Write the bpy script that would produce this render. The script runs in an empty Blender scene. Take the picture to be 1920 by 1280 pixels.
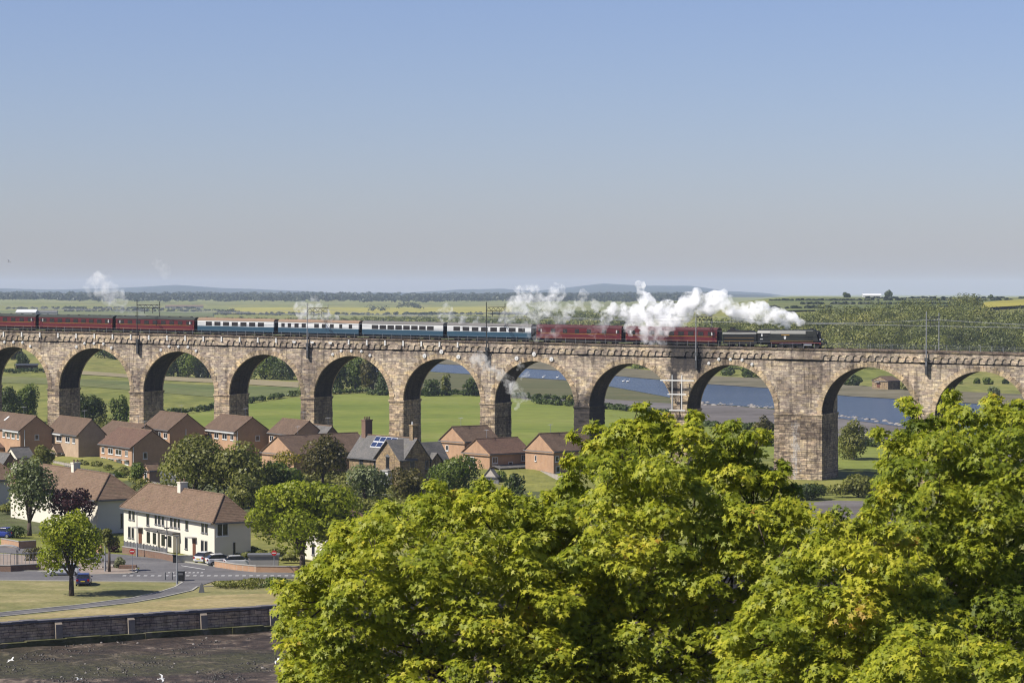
import bpy, math, random
import numpy as np
from mathutils import Vector, Matrix, noise
rad=math.radians; cos=math.cos; sin=math.sin; pi=math.pi
sc=bpy.context.scene; COL=sc.collection
# ---------------------------------------------------------------- camera model (photo pixels 1920x1280)
F=4924.0; CH=35.5; PIT=math.atan(92/F); CP,SP=cos(PIT),sin(PIT)
def ray(x,y):
    a=(x-960)/F; b=(640-y)/F
    return Vector((a,CP+b*SP,-SP+b*CP))
def onz(x,y,z=0.0):
    r=ray(x,y); t=(z-CH)/r.z
    return Vector((r.x*t,r.y*t,z))
def onY(x,y,Y):
    r=ray(x,y); t=Y/r.y
    return Vector((r.x*t,Y,CH+r.z*t))
def proj(P):
    d=P[1]*CP-(P[2]-CH)*SP
    return 960+F*P[0]/d, 640-F*(P[1]*SP+(P[2]-CH)*CP)/d
def solve_t(P,d,x):                    # distance along d from P whose image column is x
    lo,hi=-5.0,90.0
    k=(x-960)/F
    # (Px+t dx) = k*((Py+t dy)CP-(Pz-CH)SP)
    return (k*(P[1]*CP-(P[2]-CH)*SP)-P[0])/(d[0]-k*d[1]*CP)
# ---------------------------------------------------------------- object helpers
def tag(o,label=None,cat=None,group=None,kind=None):
    if label: o['label']=label
    if cat: o['category']=cat
    if group: o['group']=group
    if kind: o['kind']=kind
    return o
def link(o,parent=None):
    COL.objects.link(o)
    if parent is not None: o.parent=parent
    return o
def thing(name,label,cat,loc=(0,0,0),rz=0.0,group=None):
    o=bpy.data.objects.new(name,None); o.empty_display_size=0.5
    o.location=loc; o.rotation_euler=(0,0,rz)
    COL.objects.link(o); return tag(o,label,cat,group)
def copy_tree(o,parent=None):
    c=o.copy(); COL.objects.link(c)
    if parent is not None: c.parent=parent
    for ch in list(o.children): copy_tree(ch,c)
    return c
class MB:
    def __init__(s): s.v=[];s.f=[];s.m=[];s.a=[]
    def face(s,pts,mi=0,a=.5):
        n=len(s.v); s.v+=[tuple(p) for p in pts]; s.f.append(tuple(range(n,n+len(pts)))); s.m.append(mi); s.a.append(a)
    def hexa(s,p,mi=0,a=.5):     # 8 points: bottom 4 ccw, top 4 ccw
        n=len(s.v); s.v+=[tuple(q) for q in p]
        for q in ((3,2,1,0),(4,5,6,7),(0,1,5,4),(1,2,6,5),(2,3,7,6),(3,0,4,7)):
            s.f.append(tuple(n+i for i in q)); s.m.append(mi); s.a.append(a)
    def box(s,x0,x1,y0,y1,z0,z1,mi=0,a=.5):
        s.hexa([(x0,y0,z0),(x1,y0,z0),(x1,y1,z0),(x0,y1,z0),(x0,y0,z1),(x1,y0,z1),(x1,y1,z1),(x0,y1,z1)],mi,a)
    def tube(s,p,q,r0,r1=None,n=6,mi=0,a=.5,cap=True):
        if r1 is None: r1=r0
        p=Vector(p);q=Vector(q);d=q-p
        if d.length<1e-6: return
        u=d.orthogonal().normalized(); w=d.normalized().cross(u)
        b=len(s.v)
        for c,r in ((p,r0),(q,r1)):
            for i in range(n):
                t=2*pi*i/n; s.v.append(tuple(c+u*(r*cos(t))+w*(r*sin(t))))
        for i in range(n):
            j=(i+1)%n; s.f.append((b+i,b+j,b+n+j,b+n+i)); s.m.append(mi); s.a.append(a)
        if cap:
            s.f.append(tuple(b+n-1-i for i in range(n))); s.f.append(tuple(b+n+i for i in range(n))); s.m+=[mi,mi]; s.a+=[a,a]
    def prism(s,poly,axis,c0,c1,mi=0,a=.5,capmi=None):   # poly: 2d list, extruded along axis
        def P(u,v,c): return {'x':(c,u,v),'y':(u,c,v),'z':(u,v,c)}[axis]
        n=len(poly); b=len(s.v)
        s.v+=[P(u,v,c0) for u,v in poly]+[P(u,v,c1) for u,v in poly]
        cm=mi if capmi is None else capmi
        s.f+=[tuple(b+n-1-i for i in range(n)),tuple(b+n+i for i in range(n))]; s.m+=[cm,cm]; s.a+=[a,a]
        for i in range(n):
            j=(i+1)%n; s.f.append((b+i,b+j,b+n+j,b+n+i)); s.m.append(mi); s.a.append(a)
    def build(s,name,mats,parent=None,smooth=False,fn=None,label=None):
        me=bpy.data.meshes.new(name)
        v=[fn(p) for p in s.v] if fn else s.v
        me.from_pydata(v,[],s.f); me.update()
        if not isinstance(mats,(list,tuple)): mats=[mats]
        for m in mats: me.materials.append(m)
        me.polygons.foreach_set('material_index',s.m)
        if smooth: me.polygons.foreach_set('use_smooth',[True]*len(s.f))
        at=me.attributes.new('v','FLOAT','FACE'); at.data.foreach_set('value',s.a)
        o=bpy.data.objects.new(name,me); link(o,parent)
        if label: o['label']=label
        return o
def npmesh(name,V,nf,k,attr,mat,parent=None,loc=None):
    """V: (nf*k,3) verts, nf faces of k verts each, attr per face"""
    me=bpy.data.meshes.new(name); nv=len(V)
    me.vertices.add(nv); me.vertices.foreach_set('co',V.astype(np.float32).ravel())
    me.loops.add(nf*k); me.loops.foreach_set('vertex_index',np.arange(nf*k,dtype=np.int32))
    me.polygons.add(nf); me.polygons.foreach_set('loop_start',np.arange(0,nf*k,k,dtype=np.int32))
    me.update(calc_edges=True)
    at=me.attributes.new('v','FLOAT','FACE'); at.data.foreach_set('value',attr.astype(np.float32))
    me.materials.append(mat)
    o=bpy.data.objects.new(name,me); link(o,parent)
    if loc is not None: o.location=loc
    return o
def idxmesh(name,V,T,attr,mat,parent=None,smooth=False):
    me=bpy.data.meshes.new(name)
    me.vertices.add(len(V)); me.vertices.foreach_set('co',V.astype(np.float32).ravel())
    k=T.shape[1]; nf=len(T)
    me.loops.add(nf*k); me.loops.foreach_set('vertex_index',T.astype(np.int32).ravel())
    me.polygons.add(nf); me.polygons.foreach_set('loop_start',np.arange(0,nf*k,k,dtype=np.int32))
    me.update(calc_edges=True)
    if smooth: me.polygons.foreach_set('use_smooth',np.ones(nf,bool))
    if attr is not None:
        at=me.attributes.new('v','FLOAT','FACE'); at.data.foreach_set('value',attr.astype(np.float32))
    me.materials.append(mat)
    o=bpy.data.objects.new(name,me); link(o,parent); return o
# ---------------------------------------------------------------- materials
ALB=.66   # one grade for every painted colour, matched to the camera exposure
class NT:
    def __init__(s,name):
        s.mat=bpy.data.materials.new(name); s.mat.use_nodes=True; s.t=s.mat.node_tree; s.n=s.t.nodes; s.n.clear()
        s.out=s.n.new('ShaderNodeOutputMaterial')
    def node(s,typ,**kw):
        n=s.n.new(typ)
        for k,v in kw.items():
            if k.startswith('i_'):
                key=k[2:]; key=int(key) if key.isdigit() else key.replace('_',' ')
                s.put(n.inputs[key],v)
            else: setattr(n,k,v)
        return n
    def put(s,inp,v):
        if isinstance(v,bpy.types.NodeSocket): s.t.links.new(v,inp)
        elif isinstance(v,(tuple,list)) and inp.type=='RGBA' and len(v)==3: inp.default_value=(*v,1)
        else: inp.default_value=v
    def math(s,op,a,b=0.5,c=None,clamp=False):
        n=s.n.new('ShaderNodeMath'); n.operation=op; n.use_clamp=clamp
        s.put(n.inputs[0],a); s.put(n.inputs[1],b)
        if c is not None: s.put(n.inputs[2],c)
        return n.outputs[0]
    def mix(s,f,a,b,typ='MIX'):
        n=s.n.new('ShaderNodeMix'); n.data_type='RGBA'; n.blend_type=typ
        s.put(n.inputs[0],f); s.put(n.inputs[6],a); s.put(n.inputs[7],b); return n.outputs[2]
    def coord(s,kind='Object'):
        return s.node('ShaderNodeTexCoord').outputs[kind]
    def pos(s): return s.node('ShaderNodeNewGeometry').outputs['Position']
    def noise(s,vec,scale,detail=3,rough=.55,dist=0.0,out=0):
        n=s.node('ShaderNodeTexNoise',i_Scale=scale,i_Detail=detail,i_Roughness=rough,i_Distortion=dist); s.put(n.inputs['Vector'],vec); return n.outputs[out]
    def ramp(s,fac,stops,interp='LINEAR'):
        n=s.node('ShaderNodeValToRGB'); s.put(n.inputs[0],fac); r=n.color_ramp; r.interpolation=interp
        while len(r.elements)<len(stops): r.elements.new(1)
        for e,(p,c) in zip(r.elements,stops): e.position=p; e.color=(*c,1) if len(c)==3 else c
        return n.outputs[0]
    def sep(s,vec):
        n=s.node('ShaderNodeSeparateXYZ'); s.put(n.inputs[0],vec); return n.outputs
    def comb(s,x,y,z):
        n=s.node('ShaderNodeCombineXYZ'); s.put(n.inputs[0],x); s.put(n.inputs[1],y); s.put(n.inputs[2],z); return n.outputs[0]
    def map(s,vec,scale=(1,1,1),loc=(0,0,0),rot=(0,0,0)):
        n=s.node('ShaderNodeMapping'); s.put(n.inputs[0],vec); n.inputs[1].default_value=loc; n.inputs[2].default_value=rot; n.inputs[3].default_value=scale; return n.outputs[0]
    def bump(s,h,strength=.5,dist=.1):
        n=s.node('ShaderNodeBump',i_Strength=strength,i_Distance=dist); s.put(n.inputs['Height'],h); return n.outputs[0]
    def attr(s,name='v'): return s.node('ShaderNodeAttribute',attribute_name=name).outputs['Fac']
    def bsdf(s,color,rough=.8,normal=None,spec=.3,metal=0.0,**kw):
        n=s.node('ShaderNodeBsdfPrincipled'); s.put(n.inputs['Base Color'],s.mix(1.0,color,(ALB,ALB,ALB),'MULTIPLY')); s.put(n.inputs['Roughness'],rough)
        s.put(n.inputs['Specular IOR Level'],spec); s.put(n.inputs['Metallic'],metal)
        if normal is not None: s.put(n.inputs['Normal'],normal)
        for k,v in kw.items(): s.put(n.inputs[k.replace('_',' ')],v)
        return n.outputs[0]
    def done(s,shader,disp=None): s.t.links.new(shader,s.out.inputs[0]); return s.mat
def mk_plain(name,c,rough=.6,spec=.3,metal=0.0,var=.15,scale=3.0):
    t=NT(name); n=t.noise(t.coord(),scale,4)
    col=t.mix(n,tuple(x*(1-var) for x in c),tuple(min(1,x*(1+var)) for x in c))
    return t.done(t.bsdf(col,rough,None,spec,metal))
def mk_ground(name,cols,scale,rough=.95,bump=.3,stretch=(1,1,1),scale2=None,dist=.4,grain=.35):
    t=NT(name); p=t.map(t.pos(),stretch)
    n=t.noise(p,scale,6,.6,.3)
    k=len(cols); c=t.ramp(n,[(.3+.4*i/(k-1),cc) for i,cc in enumerate(cols)])
    n2=t.noise(t.pos(),scale2 or scale*9,4,.7)
    c=t.mix(grain,c,t.ramp(n2,[(.3,(.25,.25,.25)),(.7,(1.0,1.0,1.0))]),'MULTIPLY')
    return t.done(t.bsdf(c,rough,t.bump(n2,bump,dist),.15))
def mk_leaf(name,c1,c2,c3=None,trans=.35,rough=.5,big=.25,spec=.25):
    t=NT(name); a=t.attr()
    st=[(.0,c1),(.6,c2)]+([(1.0,c3)] if c3 else [])
    c=t.ramp(a,st)
    n=t.noise(t.pos(),big,2)
    c=t.mix(.5,c,t.ramp(n,[(.3,(.65,.7,.6)),(.7,(1.15,1.1,1.0))]),'MULTIPLY')
    b=t.bsdf(c,rough,None,spec)
    tr=t.node('ShaderNodeBsdfTranslucent'); t.put(tr.inputs[0],t.mix(1.0,c,(1.0*ALB,1.15*ALB,.5*ALB),'MULTIPLY'))
    m=t.node('ShaderNodeMixShader'); m.inputs[0].default_value=trans
    t.t.links.new(b,m.inputs[1]); t.t.links.new(tr.outputs[0],m.inputs[2])
    return t.done(m.outputs[0])
# ---------------------------------------------------------------- light, sky, camera
SUN_EL=rad(46); SUN_DIR=Vector((-.93*cos(SUN_EL),-.37*cos(SUN_EL),sin(SUN_EL))).normalized()
w=bpy.data.worlds.new('World'); sc.world=w; w.use_nodes=True; wt=w.node_tree
bg=wt.nodes['Background']; sky=wt.nodes.new('ShaderNodeTexSky'); sky.sky_type='NISHITA'; sky.sun_disc=False
sky.sun_elevation=SUN_EL; sky.sun_rotation=math.atan2(SUN_DIR.x,SUN_DIR.y); sky.altitude=30; sky.air_density=1.0; sky.dust_density=.6; sky.ozone_density=2.5
hs=wt.nodes.new('ShaderNodeMix'); hs.data_type='RGBA'; hs.blend_type='MULTIPLY'; hs.inputs[0].default_value=1.0
hs.inputs[7].default_value=(1.04,1.03,1.34,1)
wt.links.new(sky.outputs[0],hs.inputs[6]); wt.links.new(hs.outputs[2],bg.inputs[0]); bg.inputs[1].default_value=.0505
L=bpy.data.lights.new('sun','SUN'); L.energy=5.0; L.angle=rad(.5); L.color=(1,.95,.87)
so=bpy.data.objects.new('sun',L); COL.objects.link(so); so.rotation_euler=SUN_DIR.to_track_quat('Z','Y').to_euler()
cam=bpy.data.cameras.new('camera'); co=bpy.data.objects.new('camera',cam); COL.objects.link(co); sc.camera=co
co.location=(0,0,CH); co.rotation_euler=(pi/2-PIT,0,0); cam.sensor_width=36; cam.lens=36*F/1920; cam.clip_start=.5; cam.clip_end=40000
sc.view_settings.view_transform='Standard'; sc.view_settings.look='None'; sc.view_settings.exposure=.75; sc.view_settings.gamma=1
sc.cycles.max_bounces=24; sc.cycles.diffuse_bounces=3; sc.cycles.glossy_bounces=2; sc.cycles.transmission_bounces=4; sc.cycles.volume_bounces=22
sc.cycles.transparent_max_bounces=12; sc.cycles.volume_max_steps=256
sc.cycles.use_denoising=True; sc.cycles.filter_width=1.15
try: sc.cycles.denoiser='OPENIMAGEDENOISE'; sc.cycles.denoising_input_passes='RGB_ALBEDO_NORMAL'; sc.cycles.denoising_prefilter='ACCURATE'
except Exception: pass
# ---------------------------------------------------------------- terrain
def sstep(a,b,x):
    t=np.clip((x-a)/(b-a),0,1); return t*t*(3-2*t)
W0=onz(0,1172); W1=onz(510,1140)          # line of the sea wall on the ground
WD=(W1-W0).normalized(); WN=Vector((-WD.y,WD.x,0))
def wallY(a):                              # depth where azimuth slope a meets the wall line
    # P=W0+t WD ; X=aY
    t=(a*W0.y-W0.x)/(WD.x-a*WD.y); return W0.y+t*WD.y
def hh(X,Y):
    X=np.asarray(X,float);Y=np.asarray(Y,float)
    u=960+F*X/np.maximum(Y,1)
    h=np.interp(Y,[0,3300,4500,5500,7000,9000,12000,30000],[0,0,4,8,14,17,17,17])
    wr=sstep(1120,1500,u)
    hr=np.interp(Y,[0,1130,1250,1500,2000,2450,2700,3300,4500],[0,0,6,18,26.5,30.5,31,27,14])
    h=h*(1-wr)+np.maximum(hr,h)*wr
    wl=sstep(420,100,u)                     # mild slope at far left
    h=h+wl*np.interp(Y,[0,760,1500,2400,3300,9000],[0,0,7,9,6,0])
    db=584.7-.445*(X+101.8)-Y
    h=h+2.0*(1-sstep(48,64,db))*sstep(6,16,db)*(1-sstep(12,30,X))
    h=h-1.25*sstep(22,44,X)*sstep(395,430,Y)*(1-sstep(560,700,Y))
    amp=np.interp(Y,[0,1150,1500,3000,9000],[0,0,.6,1.5,3])
    h=h+amp*(np.sin(X*.011+1)*np.cos(Y*.0043+2)+.5*np.sin(X*.003+Y*.006))
    return h
def onland(x,y,z0=0.0):
    r=ray(x,y); Y=np.concatenate([np.arange(250,4000,4.0),np.arange(4000,15000,20.0)])
    X=Y*r.x/r.y; Z=CH+Y*r.z/r.y
    d=Z-hh(X,Y); k=np.argmax(d<0) if (d<0).any() else len(d)-1
    if k>0:
        t=d[k-1]/(d[k-1]-d[k]+1e-9); Yk=Y[k-1]+t*(Y[k]-Y[k-1])
    else: Yk=Y[0]
    Xk=Yk*r.x/r.y
    return Vector((Xk,Yk,float(hh(Xk,Yk))+z0))
def grid_obj(name,A,RY,zf,mat,smooth=True):
    na,nr=len(A),RY.shape[1]
    Yv=RY; Xv=A[:,None]*Yv; Z=zf(Xv,Yv)
    V=np.stack([Xv,Yv,Z],-1).reshape(-1,3)
    i=np.arange(na-1)[:,None]*nr+np.arange(nr-1)[None,:]; i=i.ravel()
    T=np.stack([i,i+nr,i+nr+1,i+1],1)
    return idxmesh(name,V,T,None,mat,None,smooth)
t=NT('rough pasture'); p=t.pos()
n1=t.noise(t.map(p,(1,.45,1)),.012,5,.6,.4); n2=t.noise(t.map(p,(1,.35,1)),.12,5,.65)
c=t.ramp(n1,[(.3,(.17,.20,.05)),(.5,(.235,.245,.07)),(.7,(.31,.28,.10))]); n3=t.noise(t.map(p,(.6,1,1)),.30,6,.78,.6)
c=t.mix(.6,c,t.ramp(n2,[(.36,(.45,.5,.4)),(.62,(1.2,1.12,1.0))]),'MULTIPLY'); c=t.mix(.6,c,t.ramp(n3,[(.38,(.42,.48,.38)),(.5,(1,1,1)),(.66,(1.3,1.2,1.0))]),'MULTIPLY')
M_past=t.done(t.bsdf(c,.95,t.bump(n2,.5,1.0),.1))
A=np.linspace(-.42,.42,241)
base=np.array([0,.5,1.5,3,6,10,16,24,34,46,60,76,94,114,136,160,186,214,244,280,320,360,400,450,500,560,620,700,780,880,980,1100,1180,1260,1340,1420,1500,1600,1700,1850,2000,2150,2300,2450,2600,2800,3000,3300,3600,4000,4400,4800,5300,5800,6400,7000,8000,9000,10500,12000,14000,16500],float)
wy=np.array([wallY(a) for a in A])
RY=wy[:,None]+base[None,:]
tag(grid_obj('ground',A,RY,hh,M_past),'rough green and straw pasture spreading under the viaduct and village','ground',kind='structure')
# mud flat below the sea wall and the bank the camera stands on
t=NT('tidal mud'); p=t.pos(); n1=t.noise(p,.30,7,.70,.6); n2=t.noise(p,1.6,5,.7); n3=t.noise(t.map(p,(.4,1,1)),.05,4,.6,.5)
c=t.ramp(n1,[(.36,(.020,.013,.008)),(.46,(.05,.033,.022)),(.55,(.085,.06,.043)),(.61,(.22,.17,.125))])
c=t.mix(t.ramp(n3,[(.53,(0,0,0)),(.62,(.6,.6,.6))]),c,t.mix(n2,(.022,.020,.008),(.10,.11,.03)))
c=t.mix(.7,c,t.ramp(n2,[(.36,(.28,.27,.27)),(.60,(1.35,1.32,1.28))]),'MULTIPLY')
M_mud=t.done(t.bsdf(c,.75,t.bump(n2,.8,.4),.3))
MUDZ=-2.3
def mudf(X,Y):
    return np.interp(Y,[0,6,60,120,225,245],[33.2,32.5,13,5,-1.2,MUDZ])
fr=np.concatenate([np.linspace(0,.85,40),np.linspace(.86,1.0,14)])
RY2=4+fr[None,:]*(wy[:,None]-4)
def mudf2(X,Y):
    z=mudf(X,Y); return z+np.where(Y>235,.12*np.sin(X*.6+Y*.23)*np.cos(Y*.4+X*.1),0)
RY2=np.minimum(RY2,wy[:,None]-.02)
tag(grid_obj('mudflat',A,RY2,mudf2,M_mud),'dark brown tidal mud with seaweed at the foot of the sea wall','mud',kind='structure')
# sheets laid on the land
def sheet(name,poly,mat,dz=.02,label=None,cat=None,kind='structure',sub=0,mudside=False):
    pts=[onland(x,y) for x,y in poly]
    mb=MB(); mb.face([(q.x,q.y,q.z+dz) for q in pts])
    o=mb.build(name,mat); return tag(o,label,cat,kind=kind)
def strip(name,near,far,mat,dz=.3,label=None,cat=None,kind='structure',nx=60,ny=10):
    def res(pl):
        if pl[-1][0]==1960: pl=pl+[(2650,pl[-1][1]+(pl[-1][1]-pl[-2][1])*1.3)]
        P=[onland(x,y) for x,y in pl]; P=np.array([[q.x,q.y] for q in P]); d=np.r_[0,np.cumsum(np.hypot(*np.diff([[x,y] for x,y in pl],axis=0).T))]; d/=d[-1]
        s=np.linspace(0,1,nx); return np.stack([np.interp(s,d,P[:,0]),np.interp(s,d,P[:,1])],1)
    a,b=res(near),res(far); f=np.linspace(0,1,ny)[None,:,None]
    G=a[:,None,:]*(1-f)+b[:,None,:]*f
    Z=hh(G[...,0],G[...,1])+dz
    V=np.concatenate([G,Z[...,None]],-1).reshape(-1,3)
    i=(np.arange(nx-1)[:,None]*ny+np.arange(ny-1)[None,:]).ravel()
    return tag(idxmesh(name,V,np.stack([i,i+ny,i+ny+1,i+1],1),None,mat,None,True),label,cat,kind=kind)
M_mown=mk_ground('mown meadow',[(.165,.215,.035),(.22,.26,.045),(.27,.29,.07)],.02,stretch=(.5,1.2,1),scale2=.16,grain=.42)
M_marsh=mk_ground('salt marsh',[(.09,.10,.04),(.13,.13,.055),(.17,.15,.075)],.03,stretch=(.5,1.2,1),scale2=.25)
M_grey=mk_ground('grey mud',[(.12,.105,.095),(.19,.17,.16),(.24,.22,.21)],.04,stretch=(.5,1,1),scale2=.4)
M_shore=mk_ground('river shore',[(.10,.10,.055),(.19,.165,.10),(.26,.23,.16)],.05,scale2=.4)
M_pale=mk_ground('dry track',[(.30,.25,.14),(.38,.32,.19)],.05,scale2=.4)
M_rape=mk_ground('rape field',[(.33,.30,.05),(.46,.40,.06)],.01,scale2=.05,bump=.1,grain=.4)
M_far=mk_ground('far field',[(.13,.17,.05),(.19,.21,.07),(.26,.25,.10)],.012,stretch=(.6,1,1),scale2=.13,bump=.1,grain=.6)
M_dry=mk_ground('dry lawn',[(.19,.20,.07),(.31,.285,.12),(.45,.38,.19)],.16,stretch=(.6,1.3,1),scale2=1.3,dist=.15,grain=.55)
M_tan=mk_ground('parched grass',[(.28,.26,.10),(.42,.34,.16),(.52,.42,.22)],.16,stretch=(.5,1.5,1),scale2=1.3,dist=.15,grain=.55)
M_asph=mk_ground('asphalt',[(.13,.127,.13),(.18,.172,.175),(.235,.225,.22)],.22,stretch=(.5,1,1),scale2=2.0,bump=.1,dist=.05,grain=.35)
M_pave=mk_ground('paving',[(.30,.24,.19),(.38,.31,.26)],.4,scale2=3,bump=.2,dist=.05,grain=.2)
M_kerb=mk_plain('kerb stone',(.42,.40,.35),.9)
t=NT('river water'); p=t.pos(); n1=t.noise(t.map(p,(.35,1,1)),.9,4,.6); n3=t.noise(t.map(p,(.25,1,1)),.012,4,.6)
cw=t.ramp(n3,[(.35,(.045,.062,.095)),(.65,(.075,.092,.125))])
M_water=t.done(t.bsdf(cw,.22,t.bump(n1,1.0,1.6),.5))
strip('saltmarsh',[(690,745),(900,746),(1000,748),(1150,754),(1260,768),(1450,775),(1580,795),(1720,812),(1960,860)],[(690,694),(900,702),(1000,706),(1075,712),(1150,724),(1258,744),(1450,763),(1580,782),(1720,802),(1960,838)],M_marsh,.05,'olive saltmarsh between the river and the mown meadow','marsh')
strip('mud_bank',[(980,757),(1100,762),(1260,782),(1330,800),(1452,803),(1580,824),(1720,840),(1960,880)],[(980,741),(1100,746),(1260,757),(1330,758),(1452,768),(1580,786),(1720,802),(1960,832)],M_grey,.10,'bare grey mud bank beside the river','mud')
strip('river',[(700,697),(800,697),(900,703),(990,709),(1075,714),(1150,726),(1258,746),(1330,758),(1450,766),(1580,786),(1700,802),(1960,840)],[(700,676),(800,680),(900,685),(990,690),(1070,695),(1160,704),(1260,713),(1340,720),(1450,727),(1580,741),(1700,748),(1960,764)],M_water,.18,'blue rippled river winding behind the viaduct','river')
strip('far_shore',[(700,678),(800,682),(900,687),(990,692),(1070,697),(1160,706),(1260,715),(1340,722),(1450,729),(1580,743),(1700,750),(1960,766)],[(700,664),(800,667),(900,671),(990,676),(1070,682),(1160,690),(1260,700),(1340,706),(1450,711),(1580,722),(1700,731),(1960,742)],M_shore,.3,'pale stony shore on the far side of the river','shore')
strip('meadow',[(-60,845),(250,845),(540,845),(760,850),(900,852),(1100,850),(1260,852),(1420,856),(1660,890),(1960,920)],[(-60,800),(250,788),(358,776),(440,762),(560,744),(700,737),(900,741),(1080,759),(1200,770),(1330,800),(1500,806),(1660,838),(1960,890)],M_mown,.14,'bright green mown meadow under the arches','meadow')
strip('track',[(140,702),(250,709),(410,718),(560,727)],[(140,695),(250,703),(410,708),(560,717)],M_pale,.2,'pale dry farm track seen through the left arches','track')
strip('lower_pasture',[(-40,716),(120,722),(300,736),(420,746),(560,742)],[(-40,704),(120,710),(300,718),(420,722),(560,727)],M_far,.12,'strip of darker green pasture below the pale track','field')
strip('rape_field',[(420,589),(600,590),(800,590),(960,587)],[(430,578),(600,577),(800,577),(960,576)],M_rape,1.2,'long yellow rapeseed field beyond the train','field',ny=6)
strip('rape_field',[(1842,583),(1925,578),(2000,576)],[(1845,572),(1925,566),(2000,564)],M_rape,2.2,'yellow rapeseed field on the right hilltop','field',nx=20,ny=6)
strip('pasture',[(-60,592),(200,592),(400,594)],[(-60,583),(200,583),(400,586)],M_far,1.0,'flat green field behind the maroon coaches at left','field',ny=6)
strip('hill_field',[(1440,590),(1600,583),(1740,577),(1850,572),(1990,568)],[(1440,566),(1600,559),(1740,560),(1850,561),(1990,561)],M_far,1.2,'grey green crops on the hilltop right of the train','field')
# far hills : two ridges with real depth
M_hill=mk_ground('far hill',[(.03,.045,.055),(.06,.075,.075)],.0012,scale2=.008,bump=0)  # blue of the distant haze partly mixed into the hill colour
def ridge(name,label,prof,Y0,Yc,Y1,zb,mat,seed):
    A2=np.linspace(-.30,.30,361); px=960+F*A2
    yy=np.interp(px,[p[0] for p in prof],[p[1] for p in prof])
    rng=np.random.RandomState(seed); nz=np.convolve(rng.randn(len(A2)+8),np.ones(9)/9,'valid')*.8
    yy=yy+nz; zc=CH-(yy-548)/F*Yc
    fr=np.array([0,.15,.3,.5,.7,.85,.95,1,1.1,1.3,1.6]); 
    Yr=np.where(fr<=1,Y0+(Yc-Y0)*fr,Yc+(Y1-Yc)*(fr-1)/.6)
    sh=np.where(fr<=1,np.sin(np.clip(fr,0,1)*pi/2),np.clip(1-(fr-1)/.6,0,1))
    Z=zb+(zc[:,None]-zb)*sh[None,:]; X=A2[:,None]*Yr[None,:]; Y=np.broadcast_to(Yr,X.shape)
    V=np.stack([X,Y,Z],-1).reshape(-1,3); nr=len(fr)
    i=(np.arange(len(A2)-1)[:,None]*nr+np.arange(nr-1)[None,:]).ravel()
    tag(idxmesh(name,V,np.stack([i,i+nr,i+nr+1,i+1],1),None,mat,None,True),label,'hills',kind='structure')
ridge('hills','pale blue hills along the horizon',[(-500,540),(0,540),(100,543),(200,541),(330,534),(420,540),(560,545),(640,550),(700,548),(760,549),(860,543),(940,541),(1000,546),(1080,537),(1130,531),(1200,535),(1300,536),(1360,545),(1440,549),(1500,557),(1700,562),(2400,560)],11500,14500,16300,12,M_hill,3)
ridge('low_hills','lower blue grey ridge in front of the horizon hills',[(-500,548),(0,549),(160,550),(420,548),(640,553),(900,552),(1050,549),(1250,547),(1420,553),(1520,562),(2400,566)],8600,10000,11300,12,M_hill,5)
# air
HZ=bpy.data.meshes.new('haze'); hb=MB(); hb.box(-7600,7600,-60,16800,-3.6,112)
t=NT('air haze'); pv=t.node('ShaderNodeVolumePrincipled'); pv.inputs['Color'].default_value=(.67,.79,1,1); pv.inputs['Density'].default_value=4.6e-5; pv.inputs['Anisotropy'].default_value=.0
t.t.links.new(pv.outputs[0],t.out.inputs['Volume'])
if True:
    ho=hb.build('haze',t.mat); tag(ho,'faint blue air haze over the whole valley','haze',kind='stuff')
# ================================================================ viaduct
TH=rad(24); BD=Vector((cos(TH),-sin(TH),0)); BN=Vector((sin(TH),cos(TH),0)); B0=Vector((-101.9,585.8,0))
def s_of(x,t=0.0):
    P=B0+BN*t; return ((x-960)*P.y-F*P.x)/(F*cos(TH)+(x-960)*sin(TH))
def bpt(s,t,z=0): return B0+BD*s+BN*t+Vector((0,0,z))
def coping(s):
    return ZC0+ZC1*s
def zat(x,y,t=0):
    s=s_of(x,t); P=bpt(s,t); return s,onY(x,y,P.y).z
s0,z0=zat(60,619.5); s1,z1=zat(1860,660.5); ZC1=(z1-z0)/(s1-s0); ZC0=z0-ZC1*s0
def shear(p): return (p[0],p[1],p[2]+coping(p[0]))
BW=8.2
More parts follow.
